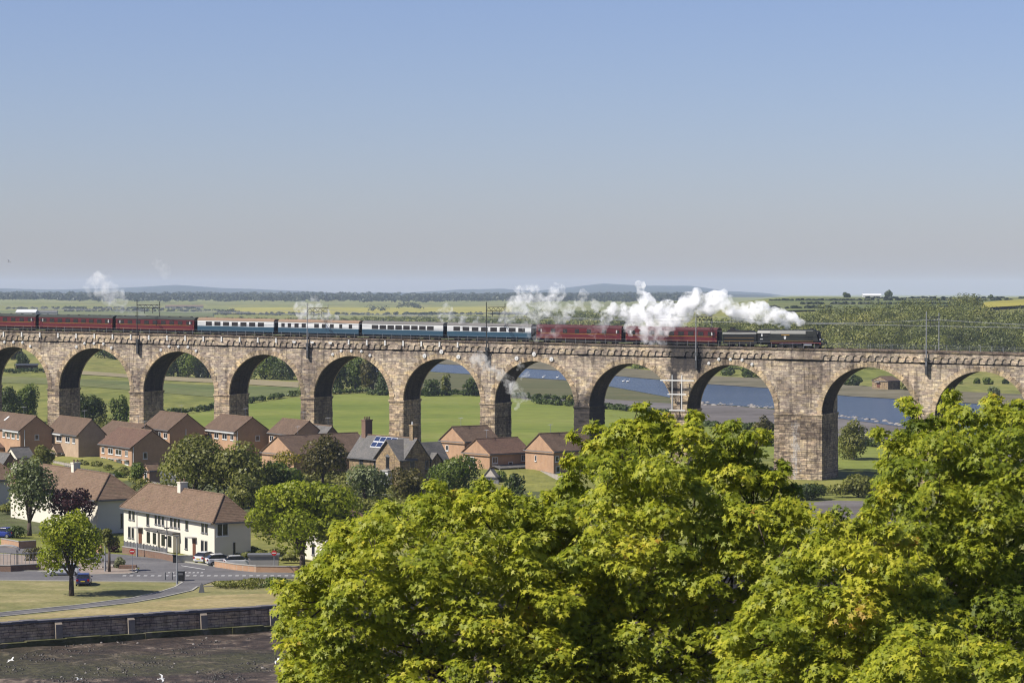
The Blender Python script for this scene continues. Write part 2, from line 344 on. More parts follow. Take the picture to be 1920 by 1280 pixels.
# --- masonry material
def stone(name,c1,c2,dark,lower=False,attr=False,row=.42,width=1.1,blotch=.8):
    t=NT(name); o=t.coord(); x,y,z=t.sep(o)
    u=t.math('ADD',x,t.math('MULTIPLY',y,1.37))
    wob=t.math('MULTIPLY',t.math('SUBTRACT',t.noise(o,.5,2),.5),.12)
    wz=t.math('MULTIPLY',t.math('SUBTRACT',t.noise(t.comb(0.0,0.0,z),.9,3,.6),.5),.9); zz=t.math('ADD',t.math('ADD',z,wob),wz)
    b=t.node('ShaderNodeTexBrick',offset=.5,squash=.8,squash_frequency=3); t.put(b.inputs['Vector'],t.comb(u,zz,0)); b.inputs['Scale'].default_value=1
    b.inputs['Brick Width'].default_value=width; b.inputs['Row Height'].default_value=row; b.inputs['Mortar Size'].default_value=.022; b.inputs['Mortar Smooth'].default_value=.3; b.inputs['Bias'].default_value=.1
    t.put(b.inputs['Color1'],c1); t.put(b.inputs['Color2'],c2); t.put(b.inputs['Mortar'],dark)
    col=b.outputs[0]
    # per course / per block tone
    n1=t.noise(t.comb(t.math('MULTIPLY',u,.9),t.math('MULTIPLY',zz,2.4),0),1.0,3,.7)
    col=t.mix(.85,col,t.ramp(n1,[(.32,(.38,.35,.36)),(.44,(.85,.80,.80)),(.52,(1,.97,.95)),(.66,(1.35,1.28,1.10))]),'MULTIPLY')
    nh=t.noise(t.comb(t.math('MULTIPLY',u,.35),t.math('MULTIPLY',zz,1.3),11),1.0,2,.5); col=t.mix(.6,col,t.ramp(nh,[(.38,(1.0,.92,.88)),(.5,(1,1,1)),(.64,(1.06,1.0,.78))]),'MULTIPLY')
    n2=t.noise(o,.10,4,.65,.5)
    col=t.mix(blotch,col,t.ramp(n2,[(.38,(.42,.40,.41)),(.52,(1,1,1)),(.7,(1.15,1.08,.95))]),'MULTIPLY')
    # vertical streaks
    n3=t.noise(t.comb(t.math('MULTIPLY',u,1.1),t.math('MULTIPLY',z,.10),3),1.0,4,.6)
    col=t.mix(.75,col,t.ramp(n3,[(.36,(.38,.37,.39)),(.48,(1,1,1)),(.66,(1.12,1.1,1.08))]),'MULTIPLY')
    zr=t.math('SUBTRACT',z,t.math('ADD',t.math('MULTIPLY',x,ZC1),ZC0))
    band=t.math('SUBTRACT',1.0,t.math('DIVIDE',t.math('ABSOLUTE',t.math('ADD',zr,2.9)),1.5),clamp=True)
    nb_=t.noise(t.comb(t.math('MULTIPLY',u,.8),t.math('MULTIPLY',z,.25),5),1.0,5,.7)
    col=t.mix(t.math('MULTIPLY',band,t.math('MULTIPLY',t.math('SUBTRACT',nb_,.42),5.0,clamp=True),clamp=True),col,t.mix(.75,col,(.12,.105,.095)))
    # old soot patch beside the scaffold
    def patch(s0,s1,za,zb,soft):
        a=t.math('SUBTRACT',1.0,t.math('DIVIDE',t.math('ABSOLUTE',t.math('SUBTRACT',x,(s0+s1)/2)),(s1-s0)/2))
        bb=t.math('SUBTRACT',1.0,t.math('DIVIDE',t.math('ABSOLUTE',t.math('SUBTRACT',z,(za+zb)/2)),(zb-za)/2))
        m=t.math('MINIMUM',a,bb); m=t.math('ADD',m,t.math('MULTIPLY',t.math('SUBTRACT',t.noise(o,.9,4,.7),.5),.9))
        return t.math('MULTIPLY',m,3.0,clamp=True)
    zc=coping(s_of(1285))
    m1=patch(s_of(1246),s_of(1330),zc-6.2,zc+2.2,1)
    m2=patch(s_of(1064),s_of(1118),zc-30,zc-8.6,1)
    m4=patch(s_of(722),s_of(766),zc-34,zc-16,1); m5=patch(s_of(560),s_of(594),zc-17,zc-7,1)
    m3=patch(s_of(1255),s_of(1272),zc-11,zc-4,1)
    m=t.math('MAXIMUM',t.math('MAXIMUM',m1,m2),t.math('MAXIMUM',m3,t.math('MULTIPLY',m5,.45)))
    col=t.mix(t.math('MULTIPLY',m,.92),col,(.045,.042,.045))
    if lower:   # white lime runs on the broad pier
        a=t.math('SUBTRACT',1.0,t.math('DIVIDE',t.math('ABSOLUTE',t.math('SUBTRACT',x,s_of(1492))),2.2))
        n4=t.noise(t.comb(t.math('MULTIPLY',u,2.2),t.math('MULTIPLY',z,.5),7),1.0,4,.7)
        q=t.math('MULTIPLY',t.math('ADD',t.math('SUBTRACT',a,.75),t.math('MULTIPLY',t.math('SUBTRACT',n4,.5),3.2)),4,clamp=True)
        q=t.math('MULTIPLY',q,t.math('MULTIPLY',t.math('SUBTRACT',zc-13.5,z),.35,clamp=True))
        col=t.mix(t.math('MULTIPLY',q,.8),col,(.55,.52,.5))
    if attr:
        col=t.mix(.8,col,t.ramp(t.attr(),[(0,(.42,.40,.40)),(.5,(.95,.93,.9)),(1,(1.3,1.22,1.08))]),'MULTIPLY')
    h=t.math('ADD',t.math('MULTIPLY',b.outputs['Fac'],-.6),t.noise(o,2.2,5,.7))
    return t.done(t.bsdf(col,.92,t.bump(h,.7,.14),.15))
M_st=stone('viaduct masonry',(.85,.735,.57),(.43,.375,.32),(.30,.25,.19),row=.40,width=1.05)
M_pier=stone('pier masonry',(.80,.68,.52),(.44,.375,.30),(.16,.135,.11),lower=True,attr=True,width=1.3)
M_ring=stone('ring stones',(.68,.58,.42),(.56,.47,.35),(.30,.25,.2),attr=True,row=3,width=4,blotch=.4)
M_inner=stone('shade toned soffit brick',(.10,.078,.068),(.07,.056,.052),(.04,.035,.03),row=.3,width=.8)  # brick colour taken extra dark to carry the shade under the arches
M_cop=stone('coping stone',(.30,.25,.20),(.22,.18,.15),(.10,.08,.07),row=.5,width=1.6,blotch=.7)
M_white=mk_plain('white paint',(.78,.77,.74),.5,var=.06)
M_steelg=mk_plain('galvanised steel',(.38,.39,.41),.5,.5,.3)
M_dsteel=mk_plain('dark steel',(.05,.052,.055),.6)
M_rail=mk_plain('rail steel',(.20,.13,.09),.5,metal=.5)
M_bal=mk_ground('ballast',[(.13,.11,.10),(.22,.19,.17)],1.5,scale2=6)
vroot=thing('railway_viaduct','long sandstone railway viaduct of tall round arches crossing the valley','viaduct',B0,-TH)
R_=9.1; SPR=-12.85; CROWN=SPR+R_
obs={0:(89.5,110.5),1:(243.5,268.5),2:(402,429.5),3:(564.5,588.5),4:(730.5,756),5:(901,927.5),6:(1077,1105),7:(1260,1288),8:(1453,1541),9:(1718,1753)}
PE={}
for k,(a,b) in obs.items(): PE[k]=(s_of(a),s_of(b))
for k in (-1,-2,-3): e=PE[k+1]; PE[k]=(e[0]-21.2,e[0]-21.2+3.0)
for k in (10,11,12,13,14,15): e=PE[k-1]; PE[k]=(e[1]+18.3,e[1]+18.3+3.1)
rng=random.Random(5)
mini=MB(); capm=MB(); pitch=1.46
def arcband(mb,ya,yb,sa,sb,r,zs,ztop,mi=0,n=10,zbot=None):
    """wall from sa to sb with a round-headed opening in its middle, between depths ya and yb"""
    c=(sa+sb)/2; pts=[(c+r*cos(pi-pi*i/n),zs+r*sin(pi-pi*i/n)) for i in range(n+1)]
    for i in range(n):
        (x0,z0),(x1,z1)=pts[i],pts[i+1]
        u0=sa+(sb-sa)*i/n; u1=sa+(sb-sa)*(i+1)/n
        mb.face([(x0,ya,z0),(x1,ya,z1),(u1,ya,ztop),(u0,ya,ztop)],mi)
        mb.face([(x1,yb,z1),(x0,yb,z0),(u0,yb,ztop),(u1,yb,ztop)],mi)
        mb.face([(x0,yb,z0),(x1,yb,z1),(x1,ya,z1),(x0,ya,z0)],mi)
    mb.face([(sa,ya,zbot or zs),(pts[0][0],ya,zbot or zs),pts[0] and (pts[0][0],ya,zs),(sa,ya,ztop)],mi)
    mb.face([(sb,ya,ztop),(pts[-1][0],ya,zs),(pts[-1][0],ya,zbot or zs),(sb,ya,zbot or zs)],mi)
ks=sorted(PE)
for k in ks:
    a,b=PE[k]; m=MB(); poff=rng.uniform(-.22,.2)
    # below the impost: rock-faced courses, each a little different, slight batter
    z=SPR-.55; top=z; i=0
    while z>-28.2:
        h=rng.uniform(.38,.52); g=.03+.006*(top-z)+rng.uniform(0,.07)
        # each course split in blocks on the two visible faces
        nb=max(3,int((b-a+2*g)/1.05)); cuts=[a-g]+[a-g+(b-a+2*g)*(j+rng.uniform(-.2,.2))/nb for j in range(1,nb)]+[b+g]
        tone=rng.uniform(.3,.7)+poff
        for j in range(nb):
            q=rng.uniform(0,.05)
            m.box(cuts[j],cuts[j+1],-g-q,-g+1.0,z-h+.02,z,0,min(1,max(0,tone+rng.uniform(-.45,.45))))
        m.box(a-g+.05,b+g,-g+.97,BW+g+(2.4 if k==8 else 0),z-h+.02,z,0,tone*.8)
        z-=h
    m.build('pier',M_pier,vroot,fn=shear)
    m=MB(); m.box(a-.24,b+.24,-.26,BW+.26+(2.4 if k==8 else 0),SPR-.28,SPR,0,.6); m.box(a-.14,b+.14,-.16,BW+.16+(2.4 if k==8 else 0),SPR-.56,SPR-.28,0,.35)
    m.build('impost',M_pier,vroot,fn=shear)
    # shaft between the arches, to the crown level
    m=MB(); m.box(a+.02,b-.02,0,BW+(2.4 if k==8 else 0),SPR,CROWN+1.2); m.build('spandrel',M_st,vroot,fn=shear)
for k in ks[:-1]:
    a=PE[k][1]; b=PE[k+1][0]; c=(a+b)/2; r=(b-a)/2; zs=SPR; n=40
    m=MB(); mb2=MB(); r2=r+.06
    for i in range(n):
        t0,t1=pi-pi*i/n,pi-pi*(i+1)/n
        x0,x1=c+r2*cos(t0),c+r2*cos(t1); q0,q1=zs+r2*sin(t0),zs+r2*sin(t1)
        zt=CROWN+1.2
        m.face([(x0,0,q0),(x1,0,q1),(x1,0,zt),(x0,0,zt)]); mb2.face([(x1,BW,q1),(x0,BW,q0),(x0,BW,zt),(x1,BW,zt)])
    m.build('spandrel',M_st,vroot,fn=shear); mb2.build('spandrel',M_st,vroot,fn=shear)
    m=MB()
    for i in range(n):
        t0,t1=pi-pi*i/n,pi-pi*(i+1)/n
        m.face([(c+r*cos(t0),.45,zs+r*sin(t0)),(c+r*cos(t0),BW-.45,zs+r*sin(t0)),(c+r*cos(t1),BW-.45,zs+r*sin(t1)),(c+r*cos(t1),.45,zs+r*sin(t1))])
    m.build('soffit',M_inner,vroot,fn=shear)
    m=MB(); mb2=MB(); nv=47
    for i in range(nv):
        t0,t1=pi*(i+.04)/nv,pi*(i+.96)/nv; ro=r+(1.1 if i%2 else .9)+rng.uniform(-.06,.08); y0=-.05-rng.uniform(0,.05); tn=rng.random()
        for (ya,yb) in ((y0,.46),(BW-.46,BW+.05)):
            P=[(c+q*cos(t),yy,zs+q*sin(t)) for yy in (ya,yb) for q,t in ((r,t0),(ro,t0),(ro,t1),(r,t1))]
            (m if ya<1 else mb2).hexa(P,0,tn)
    m.build('arch_ring',M_ring,vroot,fn=shear); mb2.build('arch_ring',M_ring,vroot,fn=shear)
S0,S1=PE[ks[0]][0],PE[ks[-1]][1]
# frieze of little arches, parapet, coping
fr=MB(); gaps=[]
for k in ks:
    a,b=PE[k]; c=(a+b)/2; wdt=max(2.0,(b-a)-1.2) if k!=8 else (b-a)+.2
    gaps.append((c-wdt/2,c+wdt/2))
for g0,g1 in gaps: fr.box(g0,g1,-.202,0,-2.0,-1.12); fr.box(g0-.1,g1+.1,-.34,0,-2.2,-2.0)
for (g0,g1),(h0,h1) in zip(gaps[:-1],gaps[1:]):
    n=round((h0-g1)/pitch); p=(h0-g1)/n
    for i in range(n):
        a=g1+i*p; arcband(fr,-.20,0,a,a+p,.50,-1.68,-1.12,zbot=-2.05)
fr.box(S0,S1,-.03,.3,-2.3,-1.12); fr.box(S0,S1,BW-.3,BW+.36,-2.3,-1.12)
fr.build('frieze',M_st,vroot,fn=shear)
m=MB(); m.box(S0,S1,-.21,.28,-1.12,-.36); m.box(S0,S1,BW-.28,BW+.40,-1.12,-.36); m.build('parapet',M_st,vroot,fn=shear)
m=MB(); x=S0
while x<S1:
    l=rng.uniform(1.4,2.0); q=rng.uniform(-.02,.03); m.box(x,x+l-.02,-.40+q,.36,-.36,-.05+q,0,rng.random()); x+=l
m.box(S0,S1,BW-.36,BW+.62,-.36,-.05); m.build('coping',M_cop,vroot,fn=shear)
m=MB(); m.box(S0,S1,.28,BW-.28,-1.3,-.45); m.build('deck',M_bal,vroot,fn=shear)
for yc in (2.4,5.75):
    m=MB()
    for o_ in (-.72,.72): m.box(S0,S1,yc+o_-.04,yc+o_+.04,-.44,-.25)
    m.build('track',M_rail,vroot,fn=shear)
for yy in (-.25,BW+.25):
    m=MB(); x=S0
    while x<S1: m.tube((x,yy,-.05),(x,yy,1.0),.022,n=4); x+=2.2
    m.tube((S0,yy,1.0),(S1,yy,1.0),.014,n=4); m.tube((S0,yy,.5),(S1,yy,.5),.010,n=4); m.build('handrail',M_steelg,vroot,fn=shear)
# white tie plates over some crowns, white outlet blocks on the parapet
def plate(s,w_,r=.42):
    m=MB(); m.tube((s,-.05,w_),(s,-.22,w_),r,r*.9,12); m.tube((s,-.2,w_),(s,-.3,w_),.1,n=8); m.build('tie_plate',M_white,vroot,fn=shear)
for k in (-1,0,1,3,7):
    a=PE[k][1]; b=PE[k+1][0]; c=(a+b)/2; r=(b-a)/2
    for d,dz in ((-38,-.1),(-19.5,.15),(0,.25),(19.5,.15),(38,-.1)):
        al=pi/2-rad(d); plate(c+(r+1.0)*cos(al)*.72,SPR+(r+1.05)*sin(al)*1.0+(.55 if d else 0)-(.0 if abs(d)<30 else -.75),.33)
for k in (4,5):
    a=PE[k][1]; b=PE[k+1][0]; c=(a+b)/2
    for d in (-3.9,0,3.9): plate(c+d,CROWN+1.25-(.95 if d else 0),.48)
for i in range(28):
    x=8+33.6*i+i*.45
    if x>880: break
    s=s_of(x)
    m=MB()
    if x>520 and x<640: m.prism([(s-.5,-.95),(s+.5,-.95),(s+.28,-1.4),(s-.28,-1.4)],'y',-.40,-.30)
    else: m.box(s-.17,s+.17,-.36,-.29,-1.35,-.38); m.box(s-.2,s+.2,-.39,-.29,-1.45,-1.3)
    m.build('drain_outlet',M_white,vroot,fn=shear)
# ---------------------------------------------------------------- masts and wire
def gantry(px,top_y,label,col,bracket=True,farcol=None,truss=True):
    s=s_of(px,-.6); r=thing('overhead_line_gantry',label,'line gantry',bpt(s,-.6,coping(s)),-TH,'gantries carrying the overhead line')
    zt=onY(px,top_y,bpt(s,-.6).y).z-coping(s); s2=BW+1.2
    m=MB(); m.tube((0,0,-2.9),(0,0,zt),.115,.085,8); m.build('mast',col,r)
    m=MB(); m.box(-.35,.35,-.1,.55,-2.0,-1.3); m.box(-.22,.22,-.05,.5,-4.6,-2.0); m.build('bracket',M_dsteel,r)
    m=MB(); m.tube((0,s2,-.4),(0,s2,zt-.3),.10,.08,8); m.build('mast',farcol or col,r)
    m=MB(); zb=zt-1.1
    m.tube((0,0,zb),(0,s2,zb),.06,n=5); m.tube((0,0,zb-.75),(0,s2,zb-.75),.06,n=5)
    for i in range(8):
        y0=s2*i/8; y1=s2*(i+1)/8; m.tube((0,y0,zb if i%2 else zb-.75),(0,y1,zb-.75 if i%2 else zb),.045,n=4)
    for yy in (3.0,6.4):
        m.tube((0,yy,zb-.7),(0,yy,zb-1.9),.07,n=5); m.tube((-.9,yy,zb-1.4),(.9,yy,zb-1.4),.05,n=4)
    m.build('beam',M_dsteel,r)
    return s,zb-2.0
gl=[]
gl.append(gantry(257,562,'dark line gantry above the maroon coaches',M_dsteel))
gl.append(gantry(576,568,'pale grey line gantry in front of a blue and white coach',M_steelg))
gl.append(gantry(912,566,'dark line gantry beside the drifting steam over the middle coaches',M_dsteel))
gl.append(gantry(1305,583,'line gantry standing before the white smoke at the front maroon coach',M_steelg))
gl.append(gantry(1737,584,'tall pale line gantry ahead of the steam locomotive',M_steelg))
wire=MB(); pts=[(gl[0][0]-44,)]+[(g[0],) for g in gl]+[(gl[-1][0]+88,)]
for yy in (2.4,5.8):
    for (a,),(b,) in zip(pts[:-1],pts[1:]):
        wire.tube((a,yy,4.75),(b,yy,4.75),.025,n=4); N=8
        for i in range(N):
            f0,f1=i/N,(i+1)/N; z_=lambda f:4.95+4.2*(f-.5)**2
            wire.tube((a+(b-a)*f0,yy,z_(f0)),(a+(b-a)*f1,yy,z_(f1)),.025,n=4,cap=False)
wo=wire.build('overhead_wire',M_steelg,None,fn=shear); wo.location=B0; wo.rotation_euler=(0,0,-TH)
tag(wo,'thin overhead line wires strung along the viaduct between gantries','overhead wires')
# inspection scaffold on the sooty pier
s=s_of(1265); s2_=s_of(1283); r=thing('access_scaffold','white pole scaffold fixed to the pier below the soot stain','scaffold',bpt((s+s2_)/2,-1.3,coping(s)),-TH)
h2=(s2_-s)/2; zz=lambda y: onY(1274,y,bpt((s+s2_)/2,-1.3).y).z-coping(s)
for sx in (-h2,h2):
    m=MB(); m.tube((sx,0,zz(770)),(sx,0,zz(703)),.13,n=6); m.build('pole',M_white,r)
for y,l0,l1 in ((713,-3.6,3.6),(739,-2.0,2.0),(769,-1.7,1.7)):
    m=MB(); m.box(l0,l1,-.12,.12,zz(y)-.12,zz(y)+.12)
    for q in (l0+.5,l1-.5): m.tube((q,.1,zz(y)),(q,1.4,zz(y)),.06,n=5)
    m.build('ledger',M_white,r)
# ================================================================ train
TR=5.75
def mk_coat(name,c,rough=.35,spec=.5): 
    t=NT(name); o=t.coord(); n=t.noise(t.map(o,(.3,1,2)),1.2,4,.6)
    return t.done(t.bsdf(t.mix(n,tuple(q*.75 for q in c),tuple(min(1,q*1.15) for q in c)),rough,None,spec))
M_mar=mk_coat('maroon paint',(.135,.011,.016)); M_blue=mk_coat('blue paint',(.028,.085,.135)); M_crm=mk_coat('pale grey paint',(.88,.89,.85))
M_rfg=mk_coat('dark grey roof',(.055,.062,.055),.8,.2); M_rft=mk_coat('tan dusty roof',(.32,.22,.15),.85,.2); M_rfl=mk_coat('grey roof',(.20,.19,.18),.8,.2); M_rfm=mk_coat('plum roof',(.10,.035,.04),.8,.2)
M_glass=mk_plain('dark glass',(.018,.02,.024),.12,.6); M_black=mk_plain('sooty black',(.018,.018,.019),.6); M_yel=mk_plain('lining',(.42,.22,.03),.5)
M_und=mk_plain('underframe',(.03,.027,.025),.8)
def coach(label,cat,xa,xb,up,low,roof,wins,group,line=None):
    sa,sb=s_of(xa,TR),s_of(xb,TR); L=sb-sa; s=(sa+sb)/2
    r=thing('railway_coach',label,cat,bpt(s,TR,coping(s)-.25),-TH,group); r.rotation_euler=(0,-math.atan(ZC1),-TH)
    h=L/2-.3; w_=1.4; m=MB()
    m.box(-h,h,-w_,w_,.95,2.02,0); m.box(-h,h,-w_+.01,w_-.01,2.02,3.22,1)
    m.box(-h-.28,h+.28,-.9,.9,.9,3.0,2)
    m.build('body',[low,up,M_black],r)
    if line:
        m=MB(); m.box(-h,h,-w_-.02,-w_,1.98,2.06); m.box(-h,h,w_,w_+.02,1.98,2.06); m.box(-h,h,-w_-.02,-w_,1.15,1.19); m.build('lining_stripe',line,r)
    poly=[(-w_-.03,3.22)]+[(-(w_+.03)*cos(a),3.24+.58*sin(a)) for a in [pi*i/12 for i in range(1,12)]]+[(w_+.03,3.22)]
    m=MB(); m.prism(poly,'x',-h-.05,h+.05); 
    for i in range(7): m.box(-h+1.5+i*(2*h-3)/6-.2,-h+1.5+i*(2*h-3)/6+.2,-.2,.2,3.7,3.92)
    m.build('roof',roof,r)
    for (c,wd) in wins:
        m=MB(); xc=-h+c*2*h
        for sd in (-1,1): y0,y1=sorted((sd*(w_-.03),sd*(w_+.025))); m.box(xc-wd/2,xc+wd/2,y0,y1,2.12,2.98)
        m.build('window',M_glass,r)
    if line:
        for c in (.018,.982):
            m=MB(); xc=-h+c*2*h+(.5 if c<.5 else -.5)
            for sd in (-1,1): y0,y1=sorted((sd*(w_-.03),sd*(w_+.03))); m.box(xc-.33,xc+.33,y0,y1,2.25,2.9)
            m.build('lavatory_window',M_white,r)
    for f in (.035,.965):
        m=MB(); xc=-h+f*2*h
        m.box(xc-.33,xc+.33,-w_-.03,w_+.03,1.0,3.15,0); m.box(xc-.2,xc+.2,-w_-.05,w_+.05,2.3,2.95,1); m.build('door',[up if up is low else low,M_glass],r) if up is low else None
    m=MB(); m.box(-h,h,-1.2,1.2,.40,.95); m.box(-3,3,-1.25,1.25,.30,.8); m.build('underframe',M_und,r)
    for f in (-1,1):
        m=MB(); xc=f*(h-3.1); m.box(xc-1.9,xc+1.9,-1.15,1.15,.42,.75); b_=m.build('bogie',M_und,r)
        for dx in (-1.25,1.25):
            m=MB()
            for yy in (-.75,.75): m.tube((xc+dx,yy-.07,.46),(xc+dx,yy+.07,.46),.46,n=12)
            m.build('wheel',M_und,b_)
    return r
comp=[(i*.107+.075,1.15) for i in range(9)]
opn=[(.115+i*.1105,1.5) for i in range(8)]
brake=[(.06,.8),(.14,.8),(.23,1.0),(.32,1.0),(.48,1.1),(.57,.9),(.67,.9),(.78,.7),(.9,.8)]
fewer=[(.2,.9),(.34,.9),(.48,.9),(.62,.9),(.80,.9)]
G1='coaches of the excursion train'
coach('maroon coach at the tail, cut off by the frame edge','railway coach',-75,75,M_mar,M_mar,M_rfg,comp,G1,M_yel)
coach('maroon coach second from the tail of the train','railway coach',77,219,M_mar,M_mar,M_rfg,comp,G1,M_yel)
coach('maroon coach coupled ahead to the first blue and white coach','railway coach',221,372,M_mar,M_mar,M_rfg,comp,G1,M_yel)
coach('blue and white coach with brown roof next to the rear maroon coaches','railway coach',374,521,M_crm,M_blue,M_rft,[(.15+i*.114,1.5) for i in range(7)],G1)
coach('blue and white coach with a bright tan roof and small windows','railway coach',525,680,M_crm,M_blue,M_rft,brake,G1)
coach('blue and white coach with grey roof and eight wide windows','railway coach',682,838,M_crm,M_blue,M_rfl,[(.16+i*.098,1.5) for i in range(8)],G1)
coach('blue and white coach partly veiled by steam at its front','railway coach',841,1003,M_crm,M_blue,M_rfl,opn,G1)
coach('maroon coach with few windows behind the blue and white coaches','railway coach',1008,1172,M_mar,M_mar,M_rfm,fewer,G1,M_yel)
coach('maroon coach coupled behind the locomotive tender under thick smoke','railway coach',1175,1351,M_mar,M_mar,M_rfm,comp,G1,M_yel)
M_grn=mk_coat('dull green paint',(.010,.011,.010),.4,.5); M_grn2=mk_coat('dusty green paint',(.024,.027,.022),.45,.4); M_red=mk_plain('buffer red',(.22,.03,.025),.6)
# tender
sa,sb=s_of(1357,TR),s_of(1423,TR); s=(sa+sb)/2; hl=(sb-sa)/2
r=thing('locomotive_tender','black and green coal tender between maroon coach and locomotive','tender',bpt(s,TR,coping(s)-.25),-TH)
m=MB(); prof=[(-1.32,1.15),(-1.38,1.6),(-1.38,2.65),(-1.15,3.0),(1.15,3.0),(1.38,2.65),(1.38,1.6),(1.32,1.15)]
m.prism(prof,'x',-hl+.2,hl-.1); m.build('tank',M_grn,r)
m=MB(); m.prism([(-hl+.9,3.0),(-hl+1.2,3.5),(-hl+2.0,3.75),(-hl+3.0,3.45),(hl-1.6,3.35),(hl-.5,3.0)],'y',-.95,.95); m.box(-hl+1.5,-hl+2.2,-.4,.4,3.6,3.95); m.build('coal_load',M_black,r)
m=MB(); m.box(-hl+.6,hl-.6,-1.39,-1.385,1.9,1.94); m.box(-hl+.6,hl-.6,-1.395,-1.385,1.22,1.27); m.build('lining_stripe',M_yel,r)
m=MB(); m.box(-hl+.2,hl-.1,-1.2,1.2,.7,1.15); m.build('frame',M_und,r)
for dx in (-2.0,0,2.0):
    m=MB()
    for yy in (-.75,.75): m.tube((dx,yy-.07,.5),(dx,yy+.07,.5),.5,n=14)
    m.build('wheel',M_und,r)
# locomotive
sa,sb=s_of(1425,TR),s_of(1549,TR); s=(sa+sb)/2; hl=(sb-sa)/2
r=thing('steam_locomotive','green streamlined steam locomotive pouring white smoke at the train head','steam locomotive',bpt(s,TR,coping(s)-.25),-TH)
m=MB(); cs=[(-1.25,1.15),(-1.36,1.5),(-1.36,2.9),(-1.05,3.55),(-.5,3.78),(.5,3.78),(1.05,3.55),(1.36,2.9),(1.36,1.5),(1.25,1.15)]
m.prism(cs,'x',-hl+2.6,hl-2.2); m.build('casing',M_grn2,r)
m=MB(); m.tube((hl-2.3,0,2.55),(hl-1.4,0,2.55),1.0,.96,20); m.tube((hl-1.4,0,2.55),(hl-1.25,0,2.55),.75,.7,16)
m.prism([(hl-2.3,1.15),(hl-1.1,1.15),(hl-1.6,1.6),(hl-2.3,1.6)],'y',-1.2,1.2); m.box(hl-2.3,hl-2.0,-1.25,1.25,1.1,3.6); m.build('smokebox',M_black,r)
for sd in (-1,1):
    m=MB(); y0,y1=sorted((sd*1.36,sd*1.30)); m.prism([(hl-3.8,1.5),(hl-1.2,1.5),(hl-1.75,3.5),(hl-3.8,3.5)],'y',y0,y1); m.build('smoke_deflector',M_grn2,r)
m=MB(); m.tube((hl-2.9,0,3.6),(hl-2.9,0,4.0),.42,.36,14); m.build('chimney',M_black,r)
m=MB(); m.box(-hl+.15,-hl+2.6,-1.38,1.38,1.15,3.0); m.prism([(-1.38,3.0),(-1.1,3.5),(-.5,3.8),(.5,3.8),(1.1,3.5),(1.38,3.0)],'x',-hl-.1,-hl+2.6); cb=m.build('cab',M_grn,r)
m=MB(); m.box(-hl+1.2,-hl+2.1,-1.41,1.41,2.3,2.95); m.build('window',M_glass,cb)
m=MB(); m.box(-hl+.75,-hl+1.0,-1.42,-1.38,2.35,2.9); m.box(-hl+.5,-hl+1.1,-1.42,-1.38,1.75,1.85); m.build('number_marking',M_white,cb)
m=MB(); m.box(-hl+4.9,-hl+6.6,-1.40,-1.36,2.62,2.78); m.build('nameplate',M_yel,r)
m=MB(); m.prism([(-hl+5.45,2.45),(-hl+5.45,2.0),(-hl+5.68,1.78),(-hl+5.91,2.0),(-hl+5.91,2.45)],'y',-1.41,-1.36); m.build('crest',M_white,r)
m=MB(); m.box(-hl+2.6,hl-2.2,-1.38,-1.36,1.42,1.47); m.build('lining_stripe',M_yel,r)
m=MB(); m.box(-hl+.2,hl-.9,-.6,.6,.75,1.15); m.box(-hl+2.6,hl-1.0,-1.3,1.3,1.08,1.2,1); m.build('frame',[M_und,M_red],r)
m=MB(); m.box(hl-.95,hl-.75,-1.25,1.25,.85,1.25); bf=m.build('buffer_beam',M_red,r)
for yy in (-.87,.87):
    m=MB(); m.tube((hl-.75,yy,1.05),(hl-.2,yy,1.05),.12,n=10); m.tube((hl-.22,yy,1.05),(hl-.15,yy,1.05),.26,n=14); m.build('buffer',M_und,bf)
for yy in (-1.0,.75):
    m=MB(); m.tube((hl-1.0,yy,1.75),(hl-.75,yy,1.75),.17,.17,10); m.build('headlamp',M_white,r)
for dx,rr in ((-hl+2.4,.5),(-hl+4.6,.92),(-hl+6.7,.92),(-hl+8.8,.92),(hl-3.3,.46),(hl-1.6,.46)):
    m=MB()
    for yy in (-.76,.76): m.tube((dx,yy-.08,rr),(dx,yy+.08,rr),rr,n=20)
    m.build('wheel',M_und,r)
m=MB(); m.box(-hl+4.4,-hl+9,-1.02,-.94,.85,.98); m.box(hl-4.2,hl-2.6,-1.15,-.8,.6,1.1); m.build('coupling_rod',M_steelg,r)
# ================================================================ houses
def brick(name,c1,c2,mort,row=.09):
    t=NT(name); x,y,z=t.sep(t.coord()); u=t.math('ADD',x,y)
    b=t.node('ShaderNodeTexBrick'); t.put(b.inputs['Vector'],t.comb(u,z,0)); b.inputs['Scale'].default_value=1
    b.inputs['Brick Width'].default_value=.24; b.inputs['Row Height'].default_value=row; b.inputs['Mortar Size'].default_value=.012
    t.put(b.inputs['Color1'],c1); t.put(b.inputs['Color2'],c2); t.put(b.inputs['Mortar'],mort)
    n=t.noise(t.coord(),.7,4,.6); col=t.mix(.6,b.outputs[0],t.ramp(n,[(.3,(.72,.7,.7)),(.7,(1.1,1.08,1.05))]),'MULTIPLY')
    return t.done(t.bsdf(col,.9,None,.2))
M_bk=brick('orange brick',(.56,.31,.165),(.48,.26,.14),(.46,.38,.29))
M_bk2=brick('brown brick',(.27,.155,.10),(.21,.12,.085),(.24,.19,.15))
M_bkp=brick('pale brick',(.56,.40,.26),(.49,.33,.21),(.45,.38,.3))
